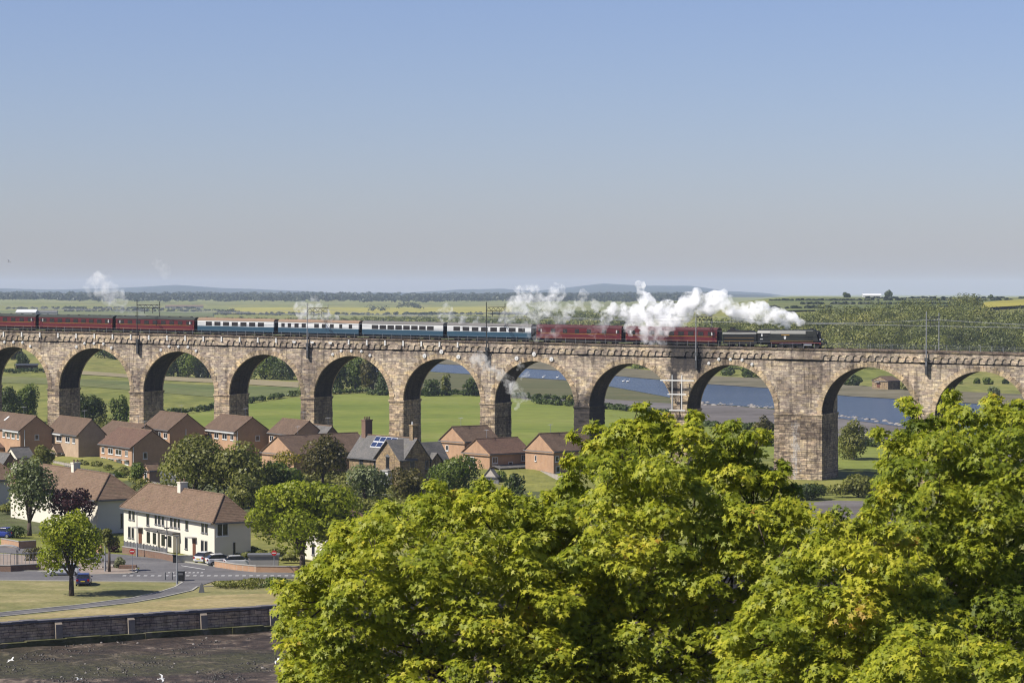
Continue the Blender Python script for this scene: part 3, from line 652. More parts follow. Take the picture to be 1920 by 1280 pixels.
def tiles(name,c1,c2,moss=None,axis='z'):
    t=NT(name); o=t.coord(); x,y,z=t.sep(o)
    n=t.noise(o,.5,5,.65,.4); n2=t.noise(t.map(o,(1.5,1.5,6)),1.4,3,.7)
    col=t.mix(t.ramp(n,[(.3,(0,0,0)),(.7,(1,1,1))]),c1,c2)
    col=t.mix(.75,col,t.ramp(n2,[(.3,(.5,.5,.5)),(.7,(1.35,1.3,1.25))]),'MULTIPLY')
    wv=t.node('ShaderNodeTexWave',wave_type='BANDS',bands_direction='Z',i_Scale=1.6,i_Distortion=.3); t.put(wv.inputs[0],o)
    col=t.mix(.3,col,t.ramp(wv.outputs[1],[(0,(.45,.45,.45)),(.4,(1,1,1))]),'MULTIPLY')
    if moss: 
        n3=t.noise(o,.9,5,.7); col=t.mix(t.ramp(n3,[(.55,(0,0,0)),(.72,(.55,.55,.55))]),col,moss)
    return t.done(t.bsdf(col,.9,t.bump(wv.outputs[1],.4,.05),.15))
M_tile=tiles('brown roof tiles',(.125,.086,.062),(.18,.125,.09))
M_tile2=tiles('red brown roof tiles',(.135,.082,.062),(.18,.112,.082),(.16,.13,.075))
M_slate=tiles('grey slates',(.13,.13,.13),(.20,.19,.18),(.17,.16,.11))
M_tileh=tiles('old rust roof tiles',(.185,.125,.085),(.24,.165,.115),(.17,.145,.08))
M_rend=mk_plain('cream render',(.80,.74,.62),.9,.1,var=.06,scale=.6)
M_rendp=mk_plain('pinkish render',(.74,.64,.56),.9,.1,var=.06,scale=.6)
M_rubble=stone('honey rubble stone',(.46,.36,.22),(.34,.26,.17),(.22,.18,.13),row=.3,width=.5,blotch=.4)
M_frame=mk_plain('white window frame',(.80,.80,.78),.4,var=.03)
M_wood=mk_plain('brown door wood',(.16,.065,.035),.6); M_dgrey=mk_plain('grey trim',(.16,.16,.165),.7)
M_alu=mk_plain('aerial metal',(.30,.30,.32),.5)
M_wfence=mk_plain('weathered fence boards',(.46,.41,.36),.9,var=.2); M_conc=mk_plain('concrete',(.38,.36,.33),.9,var=.15)
M_pv=mk_plain('solar cells',(.02,.035,.10),.25,.6)
def house(label,corner,He,xl,xr,apex,ridge,phi,wall,roofm,wins=(),hip=False,over=.35,fasc=None,cat='house',group=None,name='house',zg=0.0,chim=(),gutter=M_dgrey,apx=None,base=None):
    """corner: photo pixel of the near eaves corner; left wall runs along local y to column xl, right wall along local x to xr"""
    P=onz(corner[0],corner[1],zg+He); dx=Vector((cos(phi),sin(phi),0)); dy=Vector((-sin(phi),cos(phi),0))
    Wx=solve_t(P,dx,xr); Wy=solve_t(P,dy,xl)
    r=thing(name,label,cat,(P.x,P.y,zg),phi,group)
    mid=P+(dx*(Wx/2) if ridge=='y' else dy*(Wy/2))
    if hip: mid=P+dx*(Wx/2)+dy*(Wx/2)
    # height that projects to the apex row
    rh=2.4
    lo,hi=.5,6
    for _ in range(40):
        rh=(lo+hi)/2; y=proj((mid.x,mid.y,zg+He+rh))[1]
        if y>apex: lo=rh
        else: hi=rh
    m=MB(); zb=-.4
    for (a,b) in (((0,0),(Wx,0)),((Wx,0),(Wx,Wy)),((Wx,Wy),(0,Wy)),((0,Wy),(0,0))):
        m.face([(a[0],a[1],zb),(b[0],b[1],zb),(b[0],b[1],He),(a[0],a[1],He)])
    if not hip:
        if ridge=='y':
            for yy in (0,Wy): m.face([(0,yy,He),(Wx,yy,He),(Wx/2,yy,He+rh)])
        else:
            for xx in (0,Wx): m.face([(xx,0,He),(xx,Wy,He),(xx,Wy/2,He+rh)])
    m.build('wall',wall,r)
    m=MB(); o=over; th=.16
    sl=rh/((Wx if ridge=='y' else Wy)/2)
    if hip:
        sl=rh/(Wx/2); zE=He-o*sl; c=[(-o,-o,zE),(Wx+o,-o,zE),(Wx+o,Wy+o,zE),(-o,Wy+o,zE)]; t1=(Wx/2,Wx/2,He+rh); t2=(Wx/2,max(Wy-Wx/2,Wx/2+.1),He+rh)
        for up in (th,):
            U=lambda p:(p[0],p[1],p[2]+up)
            m.face([U(c[0]),U(c[1]),U(t1)]); m.face([U(c[1]),U(c[2]),U(t2),U(t1)]); m.face([U(c[2]),U(c[3]),U(t2)]); m.face([U(c[3]),U(c[0]),U(t1),U(t2)])
            for i in range(4):
                a,b=c[i],c[(i+1)%4]; m.face([a,b,U(b),U(a)])
            m.face([c[3],c[2],c[1],c[0]])
        rf=m.build('roof',roofm,r)
        m=MB()
        for a,b in ((c[0],t1),(c[1],t1),(c[2],t2),(c[3],t2),(t1,t2)): m.tube((a[0],a[1],a[2]+th+.02),(b[0],b[1],b[2]+th+.02),.11,n=6)
        m.build('ridge_tile',M_tileh,rf)
    else:
        if ridge=='y': poly=[(-o,He-o*sl),(Wx/2,He+rh),(Wx+o,He-o*sl),(Wx+o,He-o*sl+th),(Wx/2,He+rh+th),(-o,He-o*sl+th)]; m.prism(poly,'y',-.18,Wy+.18)
        else: poly=[(-o,He-o*sl),(Wy/2,He+rh),(Wy+o,He-o*sl),(Wy+o,He-o*sl+th),(Wy/2,He+rh+th),(-o,He-o*sl+th)]; m.prism(poly,'x',-.18,Wx+.18)
        rf=m.build('roof',roofm,r)
        m=MB(); e=He+rh+th
        if ridge=='y': m.tube((Wx/2,-.18,e),(Wx/2,Wy+.18,e),.12,n=6)
        else: m.tube((-.18,Wy/2,e),(Wx+.18,Wy/2,e),.12,n=6)
        m.build('ridge_tile',M_tileh,rf)
    if name=='house':
        m=MB(); ax,ay=(Wx/2,Wy*.22) if ridge=='y' else (Wx*.25,Wy/2); e_=He+rh
        m.tube((ax,ay,e_),(ax,ay,e_+1.9),.035,n=4); m.tube((ax-.6,ay-.35,e_+1.75),(ax+.6,ay+.35,e_+1.75),.03,n=4)
        for q in (-.5,-.25,0,.25,.5): m.tube((ax+q-.15,ay+q*.58+.25,e_+1.75),(ax+q+.15,ay+q*.58-.25,e_+1.75),.02,n=3)
        m.build('aerial',M_alu,rf)
    zE=He-o*sl
    m=MB()
    m.box(-o-.14,-o-.02,-o*0-.1,Wy+.1,zE-.1,zE+.08); m.box(-.1,Wx+.1,-o-.14,-o-.02,zE-.1,zE+.08) if (hip or ridge=='x') else None
    m.build('gutter',gutter,r)
    if fasc:
        m=MB(); m.box(-o-.15,-.02,fasc[0]*Wy,fasc[1]*Wy,zE-.32,zE-.09); m.build('fascia',M_frame,r)
    C=lambda x,y,z:(x,y,z)
    for wn in wins:
        side,a,b,z0,z1=wn[:5]; kind=wn[5] if len(wn)>5 else 'w'
        d=dy if side=='L' else dx
        ta,tb=solve_t(P,d,a),solve_t(P,d,b)
        if ta>tb: ta,tb=tb,ta
        def bx(mb,u0,u1,p0,p1,zz0,zz1,mi=0):
            if side=='L': mb.box(-p1,-p0,u0,u1,zz0,zz1,mi)
            else: mb.box(u0,u1,-p1,-p0,zz0,zz1,mi)
        fw=min(.11,(tb-ta)*.16)
        m=MB()
        if kind in('w','n'):
            mt=M_frame if kind=='w' else M_dgrey
            bx(m,ta,tb,-.05,.06,z0,z0+fw); bx(m,ta,tb,-.05,.06,z1-fw,z1); bx(m,ta,ta+fw,-.05,.06,z0+fw,z1-fw); bx(m,tb-fw,tb,-.05,.06,z0+fw,z1-fw)
            bx(m,ta-.08,tb+.08,0,.12,z0-.1,z0)
            if tb-ta>1.1: bx(m,(ta+tb)/2-.05,(ta+tb)/2+.05,-.05,.055,z0+fw,z1-fw)
            f=m.build('window',mt,r); m=MB(); bx(m,ta+fw,tb-fw,-.02,.03,z0+fw,z1-fw); m.build('pane',M_glass,f)
        elif kind=='d':
            bx(m,ta,tb,-.05,.05,z0,z1); f=m.build('door',M_wood if len(wn)<7 else wn[6],r)
            m=MB(); bx(m,ta-.35,tb+.35,.0,.75,z1+.12,z1+.28); m.build('canopy',M_conc,f)
        elif kind=='b':   # bay window with flat lead roof
            pr=1.0; bx(m,ta,tb,0,pr,z0-1.2,z1+.1); f=m.build('bay_window',wall,r)
            m=MB(); bx(m,ta-.2,tb+.2,0,pr+.2,z1+.1,z1+.3); m.build('canopy',M_slate,f)
            n=2; wd=(tb-ta)/n
            for i in range(n):
                u0=ta+i*wd+wd*.24; u1=ta+(i+1)*wd-wd*.24
                m=MB(); bx(m,u0,u1,pr+.005,pr+.05,z0-.5,z1-.15); m.build('pane',M_glass,f)
    for (u,v,hgt,w_,cm,pots) in chim:
        cx,cy=u*Wx,v*Wy; m=MB(); zc=He+rh*.35
        m.box(cx-w_,cx+w_,cy-.5,cy+.5,zc,He+rh+hgt); m.box(cx-w_-.08,cx+w_+.08,cy-.58,cy+.58,He+rh+hgt,He+rh+hgt+.16); cc=m.build('chimney',cm,r)
        m=MB()
        for i in range(pots):
            q=cx-w_+.25+i*(2*w_-.5)/max(1,pots-1) if pots>1 else cx
            m.tube((q,cy,He+rh+hgt+.16),(q,cy,He+rh+hgt+.6),.15,.12,8)
        m.build('chimney_pot',M_tileh,cc)
    return r,P,Wx,Wy,rh
PL=rad(30); GB='brown roofed brick houses of the estate'
U=(3.05,4.25)
LO=(.9,2.2)
H={}
H[1]=house('brick house with roof lights, cut by the left frame edge',(38,806),5,-62,98,781,'y',PL,M_bk,M_tile,[('L',5,10,*U),('L',13,19,*U),('L',22,28,*U),('L',-8,0,*U),('L',32,36,*U),('R',65,73,2.9,4.0)],fasc=(0,.28),group=GB,zg=2.0)
H[2]=house('brick house with white fascia and gable in shadow behind the small garage',(147,814),5,88,197,787,'y',PL,M_bkp,M_tile,[('L',92,98,*U),('L',106,116,*U),('L',123,131,*U),('L',136,141,*U)],fasc=(.5,1),group=GB,zg=1.6)
H[3]=house('brick house half hidden behind the windowed orange house',(236,824),5,173,312,797,'y',PL,M_bkp,M_tile,[('L',178,184,*U)],group=GB)
H[4]=house('orange brick house with four upper windows and a broad dark gable',(247,838),5,187,322,808,'y',PL,M_bk,M_tile2,[('L',191,196,*U),('L',203,212,*U),('L',217,228,*U),('L',235,240,*U),('L',190,199,*LO),('L',203,214,*LO),('L',219,227,.0,2.1,'d',M_frame),('L',234,241,.0,2.1,'d',M_frame),('R',268,276,2.6,3.9)],group=GB)
H[5]=house('brick house with a shadowed gable below the third viaduct pier from the left',(318,805),5,268,384,777,'y',PL,M_bk,M_tile,[('L',294,302,*U),('L',307,314,*U)],group=GB,zg=2.2)
H[6]=house('brick house with white eaves above the big olive tree',(442,808),5,384,504,783,'y',PL,M_bk,M_tile,[('L',390,396,*U),('L',402,410,*U),('L',417,426,*U),('L',432,438,*U),('R',479,487,2.9,4.0)],fasc=(0,1),group=GB,zg=2.2)
H[7]=house('small brick house under the fourth viaduct pier with one white window',(553,814),5,504,606,790,'y',PL,M_bk,M_tile,[('L',506,513,*U)],group=GB,zg=2.0)
H[8]=house('low house with pale roof lights tucked right of the small brick house',(603,824),4.2,570,642,800,'y',PL,M_bk2,M_slate,[],group=GB,zg=1.8)
PR=rad(37.6)
H[9]=house('brick house with an orange gable lit by the sun, left of the stone house',(551,851),5,491,700,818,'x',PR,M_bk,M_tile,[('R',655,662,*U)],group=GB)
H[10]=house('orange gabled house directly behind the one with three upper windows',(871,827),5,825,936,801,'x',PR,M_bk,M_tile,[('L',836,841,2.9,4.0),('R',876,884,*U)],group=GB,zg=1.6)
H[11]=house('orange gabled house with three rear windows and a lean-to porch',(918,850),5,868,995,824,'x',PR,M_bk,M_tile2,[('L',876,889,2.4,4.1),('R',923,933,3.1,4.3),('R',953,961,2.2,3.3),('R',977,987,3.3,4.5)],group=GB)
H[12]=house('orange gabled house beside the pale board fence, right of the row',(1038,845),5,985,1120,814,'x',PR,M_bk,M_tile,[('L',1003,1006,2.8,3.9),('R',1041,1048,2.9,4.0),('R',1042,1050,.9,2.1),('R',1075,1085,2.9,4.0)],group=GB,zg=0.8)
# lean-to on house 11
r,P,Wx,Wy,rh=H[11]
m=MB(); m.prism([(-2.6,2.2),(0,2.7),(0,2.82),(-2.6,2.32)],'x',.4,Wx-.3); m.build('porch_roof',M_slate,r)
m=MB()
for u in (.6,Wx*.5,Wx-.5): m.box(u-.08,u+.08,-2.5,-2.34,0,2.2)
m.build('post',M_frame,r)
# drain pipe and roof lights
r,P,Wx,Wy,rh=H[1]
m=MB(); m.tube((.9,-.1,0),(.9,-.1,5),.09,n=6); m.build('drainpipe',M_frame,r)
for v in (.62,.40):
    m=MB(); sl=rh/(Wx/2); x0=Wx*.22; m.hexa([(x0,v*Wy,5+x0*sl+.2),(x0+1,v*Wy,5+(x0+1)*sl+.2),(x0+1,v*Wy+.9,5+(x0+1)*sl+.2),(x0,v*Wy+.9,5+x0*sl+.2),(x0,v*Wy,5+x0*sl+.27),(x0+1,v*Wy,5+(x0+1)*sl+.27),(x0+1,v*Wy+.9,5+(x0+1)*sl+.27),(x0,v*Wy+.9,5+x0*sl+.27)]); m.build('roof_light',M_glass if v>.5 else M_frame,r)
for k in (4,5,6):
    r,P,Wx,Wy,rh=H[k]; m=MB(); u=.3 if k!=5 else 3.6; m.tube((u,-.1,0),(u,-.1,5),.08,n=6); m.build('drainpipe',M_frame,r)
# white rendered houses
PW=rad(32); U2=(3.35,4.95); L2=(.75,2.35); GW='white rendered houses with hipped roofs'
wl=[('L',241.5,246,*U2,'n'),('L',248.5,252.5,*U2,'n'),('L',275,280,3.0,5.0,'n'),('L',290.5,294.5,*U2,'n'),('L',296.5,301,*U2,'n'),('L',303.5,308,*U2,'n'),('L',319.5,323.5,*U2,'n'),('L',326,331,*U2,'n'),('L',333.5,337.5,*U2,'n'),('L',348,353,*U2,'n'),('L',378,383,*U2,'n'),('L',385,389.5,*U2,'n'),
('L',240.5,245,*L2,'n'),('L',247,251.5,*L2,'n'),('L',260,266,0,2.3,'d'),('L',274,279,.6,2.5,'n'),('L',285,308,1.3,2.5,'b'),('L',312.5,337,1.3,2.5,'b'),('L',347,352,*L2,'n'),('L',361.5,367,0,2.3,'d'),('L',377,382,*L2,'n'),('L',384,389,*L2,'n'),('R',406,428,3.1,4.9,'w'),('R',437,441,.6,2.2,'n')]
HW=house('long white house with two bays and brown doors by the road junction',(402,974),5.35,232,470,929,'y',PW,M_rend,M_tileh,wl,hip=True,over=.45,gutter=M_dgrey,group=GW,name='rendered_house',chim=((.5,.53,.9,.55,M_rend,2),))
HV=house('white house with grey shaded side behind the purple and grey trees',(183,933),5.35,20,262,890,'y',PW,M_rend,M_tileh,[('L',163.5,167.5,*U2,'n'),('L',169.5,173.5,*U2,'n'),('L',140,145,*U2,'n'),('L',120,125,*U2,'n'),('L',163,168,*L2,'n'),('L',148,156,0,2.3,'d'),('L',100,106,*U2,'n'),('L',120,128,*L2,'n'),('L',80,86,*U2,'n'),('L',60,66,*U2,'n'),('R',226,230,.8,2.9,'n')],hip=True,over=.45,group=GW,name='rendered_house',chim=((.5,.47,1.0,.55,M_rend,2),))
HU=house('grey sided house cut by the left frame edge',(-45,898),5.35,-160,38,858,'y',PW,M_rend,M_tileh,[('R',-10,-4,*U2,'n')],hip=True,over=.45,group=GW,name='rendered_house')
# stone villa: main block, lit cross gable, right wing, shadow gable, dormer
HS=house('stone villa with solar panels, steep slate gables and two tall chimneys',(758,861),5,655,806,823,'y',rad(38),M_rubble,M_slate,[('L',674,681,2.6,4.7,'n'),('L',701,708,2.6,4.4,'n'),('R',769,777,3.0,4.6,'n'),('R',797,803,3.0,4.6,'n')],name='stone_villa',cat='villa',over=.4)
r,P,Wx,Wy,rh=HS
ta=solve_t(P,Vector((-sin(rad(38)),cos(rad(38)),0)),757.5); tb=solve_t(P,Vector((-sin(rad(38)),cos(rad(38)),0)),712)
g=(ta+tb)/2; ghw=(tb-ta)/2; gh=rh*.92; m=MB()
m.face([(-.9,ta,-.3),(-.9,tb,-.3),(-.9,tb,5),(-.9,g,5+gh),(-.9,ta,5)]); m.face([(-.9,ta,-.3),(0,ta,-.3),(0,ta,5),(-.9,ta,5)]); m.face([(-.9,tb,-.3),(0,tb,-.3),(0,tb,5),(-.9,tb,5)])
m.build('wall',M_rubble,r)
m=MB(); 
for s_ in (-1,1):
    e=g+s_*(ghw+.4); ze=5-.4*gh/ghw
    m.hexa([(-1.3,e,ze),(Wx/2,e,ze),(Wx/2,g,5+gh),(-1.3,g,5+gh),(-1.3,e,ze+.17),(Wx/2,e,ze+.17),(Wx/2,g,5+gh+.17),(-1.3,g,5+gh+.17)])
m.build('roof',M_slate,r)
m=MB(); m.box(-.99,-.88,g-.45,g+.45,3.2,5.3); f=m.build('window',M_glass,r); m=MB(); m.prism([(g-.75,5.3),(g+.75,5.3),(g,5.85)],'x',-1.05,-.9); m.prism([(g-.6,3.05),(g+.6,3.05),(g+.6,3.2),(g-.6,3.2)],'x',-1.05,-.9); m.build('hood_mould',M_dgrey,f)
m=MB(); m.box(-2.0,-.9,g-1.5,g+.7,.0,2.7); b_=m.build('bay_window',M_frame,r); m=MB(); m.box(-2.15,-.9,g-1.7,g+.9,2.7,2.95); m.build('canopy',M_conc,b_); m=MB(); m.box(-2.06,-2.0,g-1.2,g+.4,.8,2.3); m.build('pane',M_glass,b_)
# solar panels on the lit slope
slp=rh/(Wx/2); ux=Wx*.5*1.0
def onslope(x,y,d): return (x,y,5+x*slp+d)
t0=solve_t(P,Vector((-sin(rad(38)),cos(rad(38)),0)),724)
for i in range(2):
    for j in range(4):
        x0=Wx*(.20+.135*i); x1=x0+Wx*.128; y0=t0+j*1.75; y1=y0+1.66
        m=MB(); m.hexa([onslope(x0,y0,.2),onslope(x1,y0,.2),onslope(x1,y1,.2),onslope(x0,y1,.2),onslope(x0,y0,.28),onslope(x1,y0,.28),onslope(x1,y1,.28),onslope(x0,y1,.28)]); sp_=m.build('solar_panel',M_frame,r)
        m=MB(); q=.06; m.hexa([onslope(x0+q,y0+q,.27),onslope(x1-q,y0+q,.27),onslope(x1-q,y1-q,.27),onslope(x0+q,y1-q,.27),onslope(x0+q,y0+q,.30),onslope(x1-q,y0+q,.30),onslope(x1-q,y1-q,.30),onslope(x0+q,y1-q,.30)]); m.build('cell',M_pv,sp_)
# right wing
xe=solve_t(P+Vector((0,0,0)),Vector((cos(rad(38)),sin(rad(38)),0)),852)
m=MB(); yb=2.2; yw=7.2; m.box(Wx,xe,yb,yw,-.3,4.6); m.face([(xe,yb,4.6),(xe,yw,4.6),(xe,(yb+yw)/2,4.6+rh*.78)]); m.build('wall',M_rubble,r)
m=MB(); mid_=(yb+yw)/2; rr=rh*.8; sl2=rr/((yw-yb)/2)
m.prism([(yb-.4,4.6-.4*sl2),(mid_,4.6+rr),(yw+.4,4.6-.4*sl2),(yw+.4,4.8-.4*sl2),(mid_,4.8+rr),(yb-.4,4.8-.4*sl2)],'x',Wx/2,xe+.3); m.build('roof',M_slate,r)
m=MB(); c_=Wx+(xe-Wx)*.45; m.prism([(c_-1.3,2.2),(c_+1.3,2.2),(c_+1.3,4.3),(c_,5.6),(c_-1.3,4.3)],'y',yb-.8,yb+1.5); d_=m.build('dormer',M_rubble,r)
m=MB()
for s_ in (-1,1): m.hexa([(c_+s_*1.6,yb-1.1,4.0),(c_,yb-1.1,5.7),(c_,yb+2,5.7),(c_+s_*1.6,yb+2,4.0),(c_+s_*1.6,yb-1.1,4.15),(c_,yb-1.1,5.85),(c_,yb+2,5.85),(c_+s_*1.6,yb+2,4.15)])
m.build('dormer_roof',M_slate,d_)
def chimney(parent,x,y,z0,z1,w_,mat,pots,potm=M_tileh):
    m=MB(); m.box(x-w_,x+w_,y-w_*.8,y+w_*.8,z0,z1); m.box(x-w_-.1,x+w_+.1,y-w_*.8-.1,y+w_*.8+.1,z1,z1+.2); c=m.build('chimney',mat,parent)
    m=MB()
    for i in range(pots): q=x-w_+.3+i*(2*w_-.6)/max(1,pots-1); m.tube((q,y,z1+.2),(q,y,z1+.75),.16,.13,8)
    m.build('chimney_pot',potm,c)
pc=onY(691,820,P.y+9); lc=Matrix.Rotation(-rad(38),3,'Z')@(pc-Vector((P.x,P.y,0)))
chimney(r,Wx*.55,Wy-1.2,5+rh*.5,11.4,.8,M_bk2,3)
chimney(r,Wx*.55,1.4,5+rh*.5,11.0,.65,M_rubble,1,M_frame)
# outbuildings on the left
GO='small outbuildings among the gardens'
house('dark roofed brick garage in the gardens below the shadowed gable house',(107,848),2.5,93,157,834,'x',rad(35),M_bkp,M_tile,[('R',116,122,.0,2.0,'d')],group=GO,name='garage',cat='garage',over=.2)
house('cream gabled bungalow with a pale green and slate roof',(32,858),2.5,9,64,840,'x',rad(40),M_rend,M_slate,[('L',14,21,.8,2.0,'w')],group=GO,name='bungalow',cat='bungalow',over=.25)
house('low maroon tiled outbuilding at the far left',(-5,840),2.8,-45,58,826,'x',rad(40),M_bk,M_tile2,[],group=GO,name='outbuilding',cat='outbuilding',over=.2)
house('small white gabled shed above the left hipped roof',(34,878),2.2,20,66,864,'x',rad(40),M_rend,M_tile,[],group=GO,name='garden_shed',cat='shed',over=.2)
house('dark slate roofed shed at the left edge above the hipped roof',(8,867),2.4,-22,30,850,'y',rad(40),M_bk2,M_slate,[],group=GO,name='garden_shed',cat='shed',over=.2)
house('brick gabled extension showing behind the grey green willow',(280,882),2.7,268,300,871,'x',rad(36),M_bk,M_tileh,[('L',271,276,.8,2.2,'w')],group=GO,name='outbuilding',cat='outbuilding',over=.15)
house('small black shed with grey felt roof beside the lean-to porch',(930,893),1.9,908,934,878,'x',rad(50),M_wfence,M_slate,[],group=GO,name='garden_shed',cat='shed',over=.15)
house('distant stone boathouse among trees on the far river bank',(1665,714),2.8,1635,1688,706,'x',rad(28),M_rubble,M_tile,[('L',1644,1650,.2,2.0,'d')],name='boathouse',cat='boathouse',zg=0.6,over=.25)
# conservatory
P=onz(187,872,0); r=thing('conservatory','white framed glass conservatory against the orange brick house','conservatory',P,PL)
m=MB()
for i in range(6): m.box(-4.2+i*.84-.05,-4.2+i*.84+.05,-.05,.05,0,2.1)
m.box(-4.25,.05,-.05,.05,0,.7); m.box(-4.25,.05,-.06,.06,2.05,2.2); m.box(-4.25,.05,-.05,.05,1.1,1.2); m.build('frame',M_frame,r)
m=MB(); m.box(-4.2,0,.0,.02,.7,2.05); m.build('pane',M_glass,r)
m=MB(); m.hexa([(-4.4,-.2,2.2),(.2,-.2,2.2),(.2,3,3.0),(-4.4,3,3.0),(-4.4,-.2,2.28),(.2,-.2,2.28),(.2,3,3.08),(-4.4,3,3.08)]); m.build('roof',M_conc,r)
# field shelter, barns
def barn(label,px,ybase,wpx,hpx,phi,wall,roofm,zg,name='barn',dp=.6):
    P=onland(px,ybase); sc_=P.y/F; W=wpx*sc_; Hh=hpx*sc_
    r=thing(name,label,name.replace('_',' '),P,phi)
    m=MB(); m.box(-W/2,W/2,0,W*dp,-.5,Hh*.6); m.prism([(0,Hh*.6),(W*dp,Hh*.6),(W*dp/2,Hh*.98)],'x',-W/2,W/2); m.build('wall',wall,r)
    m=MB(); q=.3; m.prism([(-q,Hh*.55),(W*dp/2,Hh),(W*dp+q,Hh*.55),(W*dp+q,Hh*.6),(W*dp/2,Hh*1.07),(-q,Hh*.6)],'x',-W/2-q,W/2+q); m.build('roof',roofm,r)
    return r
barn('long pale roofed farm shed beyond the maroon coaches at left',48,591,38,10,rad(-4),M_conc,M_frame,0)
barn('grey roofed farm buildings right of the pale shed',88,591,36,9,rad(4),M_conc,M_slate,0)
barn('long grey farmhouse range under the distant woods',345,578,70,6,rad(2),M_conc,M_tileh,0,dp=.2)
barn('pale long house on the hilltop between two trees',1635,557,34,6,rad(-3),M_frame,M_frame,0,name='hill_farm',dp=.3)
P=onz(50,695,hh(-140,1200)); P=onland(50,696); r=thing('field_shelter','dark open fronted field shelter on the pasture in the leftmost arch','field shelter',P,rad(8)); q=P.y/F
m=MB(); W=40*q; m.box(-W/2,W/2,0,4,0,.6,0); m.box(-W/2,W/2,3.8,4,0,2.4,0); m.box(-W/2,-W/2+.3,0,4,0,2.4); m.box(W/2-.3,W/2,0,4,0,2.4); m.build('wall',M_bk2,r)
m=MB(); m.hexa([(-W/2-.3,-.5,2.4),(W/2+.3,-.5,2.4),(W/2+.3,4.4,2.9),(-W/2-.3,4.4,2.9),(-W/2-.3,-.5,2.6),(W/2+.3,-.5,2.6),(W/2+.3,4.4,3.1),(-W/2-.3,4.4,3.1)]); m.build('roof',M_dsteel,r)
# ================================================================ street level
sheet('lawn',[(-60,1172),(0,1168),(160,1158),(330,1148),(520,1136),(640,1128),(640,1084),(405,1089),(345,1091),(150,1089),(-60,1087)],M_dry,.04,'dry mown grass bank between road and sea wall','lawn')
sheet('lawn',[(-60,1171),(0,1167.5),(160,1157),(330,1147),(520,1135),(640,1127),(640,1112),(520,1112),(395,1117),(250,1133),(100,1150),(-60,1163)],M_tan,.07,'parched straw coloured verge along the sea wall','verge')
sheet('road',[(-60,1087),(345,1091),(405,1089),(560,1084),(760,1080),(760,1068),(560,1072),(480,1070),(400,1062),(300,1048),(235,1040),(170,1036),(60,1028),(-60,1020),(-60,1032),(60,1040),(150,1044),(175,1054),(262,1064),(258,1074),(160,1078),(70,1071),(-60,1070)],M_asph,.06,'grey asphalt road and side street with dashed markings','road')
sheet('pavement',[(160,1077.5),(240,1076),(258,1072),(258,1066),(175,1056),(150,1046),(60,1042),(-60,1034),(-60,1069),(70,1070)],M_pave,.05,'pinkish paved corner and forecourts beside the junction','pavement')
sheet('footpath',[(345,1091),(405,1089),(372,1100),(362,1107),(300,1121),(250,1130),(150,1141),(0,1156),(-60,1161),(-60,1155),(0,1150),(150,1135),(250,1122),(300,1111),(330,1101)],M_asph,.10,'dark tarmac footpath curving down past the sea wall','footpath')
m=MB()
def kerbline(pts,w_=.25,h=.13):
    P=[onland(*p) for p in pts]
    for a,b in zip(P[:-1],P[1:]):
        d=(b-a).normalized(); n=Vector((-d.y,d.x,0))*w_
        m.hexa([a,b,b+n,a+n,a+Vector((0,0,h)),b+Vector((0,0,h)),b+n+Vector((0,0,h)),a+n+Vector((0,0,h))])
kerbline([(-60,1070.5),(70,1071),(160,1078),(240,1076.5),(256,1073.5),(260,1069),(255,1065),(175,1055)])
kerbline([(-60,1161.5),(0,1156.5),(150,1141.5),(250,1130.5),(300,1121.5),(362,1107.5),(372,1100.5),(520,1095)])
kerbline([(-60,1154.5),(0,1149.5),(150,1134.5),(250,1121.5),(300,1110.5),(330,1101),(345,1091.5),(150,1089.5),(-60,1087.5)])
kerbline([(300,1047),(400,1061),(480,1069),(560,1071.5),(700,1068)])
tag(m.build('kerb',M_kerb),'pale kerb stones edging road and footpath','kerb',kind='structure')
m=MB()
def dash(x0,x1,y,wd=.35):
    a=onland(x0,y); b=onland(x1,y-.0); m.face([(a.x,a.y-wd,.09),(b.x,b.y-wd,.09),(b.x,b.y+wd,.09),(a.x,a.y+wd,.09)])
for i in range(26): dash(230+i*13.2,236.5+i*13.2,1080+(-.0*i))
for i in range(9): dash(315+i*7.7,319+i*7.7,1074.3)
a,b=onland(340,1061),onland(384,1068); m.face([(a.x,a.y-.2,.09),(b.x,b.y-.2,.09),(b.x,b.y+.2,.09),(a.x,a.y+.2,.09)])
tag(m.build('road_marking',M_white),'white dashed give way lines on the road','road marking',kind='structure')
# sea wall
r=thing('sea_wall','old stained stone sea wall with buttresses above the mud','sea wall',W0-WD*30,math.atan2(WD.y,WD.x)); LW=290
M_gard=mk_ground('garden ground',[(.10,.09,.05),(.13,.15,.05),(.20,.17,.12),(.28,.24,.19)],.35,scale2=2.0)
M_wall=stone('sea wall stone',(.66,.52,.40),(.44,.35,.27),(.16,.13,.11),row=.35,width=.8,blotch=.8)
M_capw=mk_plain('dark cap stone',(.15,.14,.15),.9,.15,var=.4,scale=1.2)
M_butt=mk_plain('buttress stone',(.30,.25,.20),.95,.1,var=.4,scale=1.5)
M_weed=mk_ground('weedy ledge',[(.045,.04,.02),(.11,.11,.04),(.28,.24,.18)],.35,scale2=3)
m=MB(); m.box(0,LW,-.55,.45,MUDZ-.4,.12); m.build('wall',M_wall,r)
m=MB(); x=0; rg=random.Random(8)
while x<LW: l=rg.uniform(1.0,1.8); m.box(x,x+l-.03,-.72,.5,.12,.38+rg.uniform(-.04,.05),0,rg.random()); x+=l
m.build('coping',M_capw,r)
m=MB(); x=0
while x<LW:
    l=rg.uniform(2.5,6); m.box(x,x+l-.01,-1.6-rg.uniform(0,.2),-.56,MUDZ-.4,MUDZ+.62+rg.uniform(-.10,.10)); x+=l
m.build('ledge',M_weed,r)
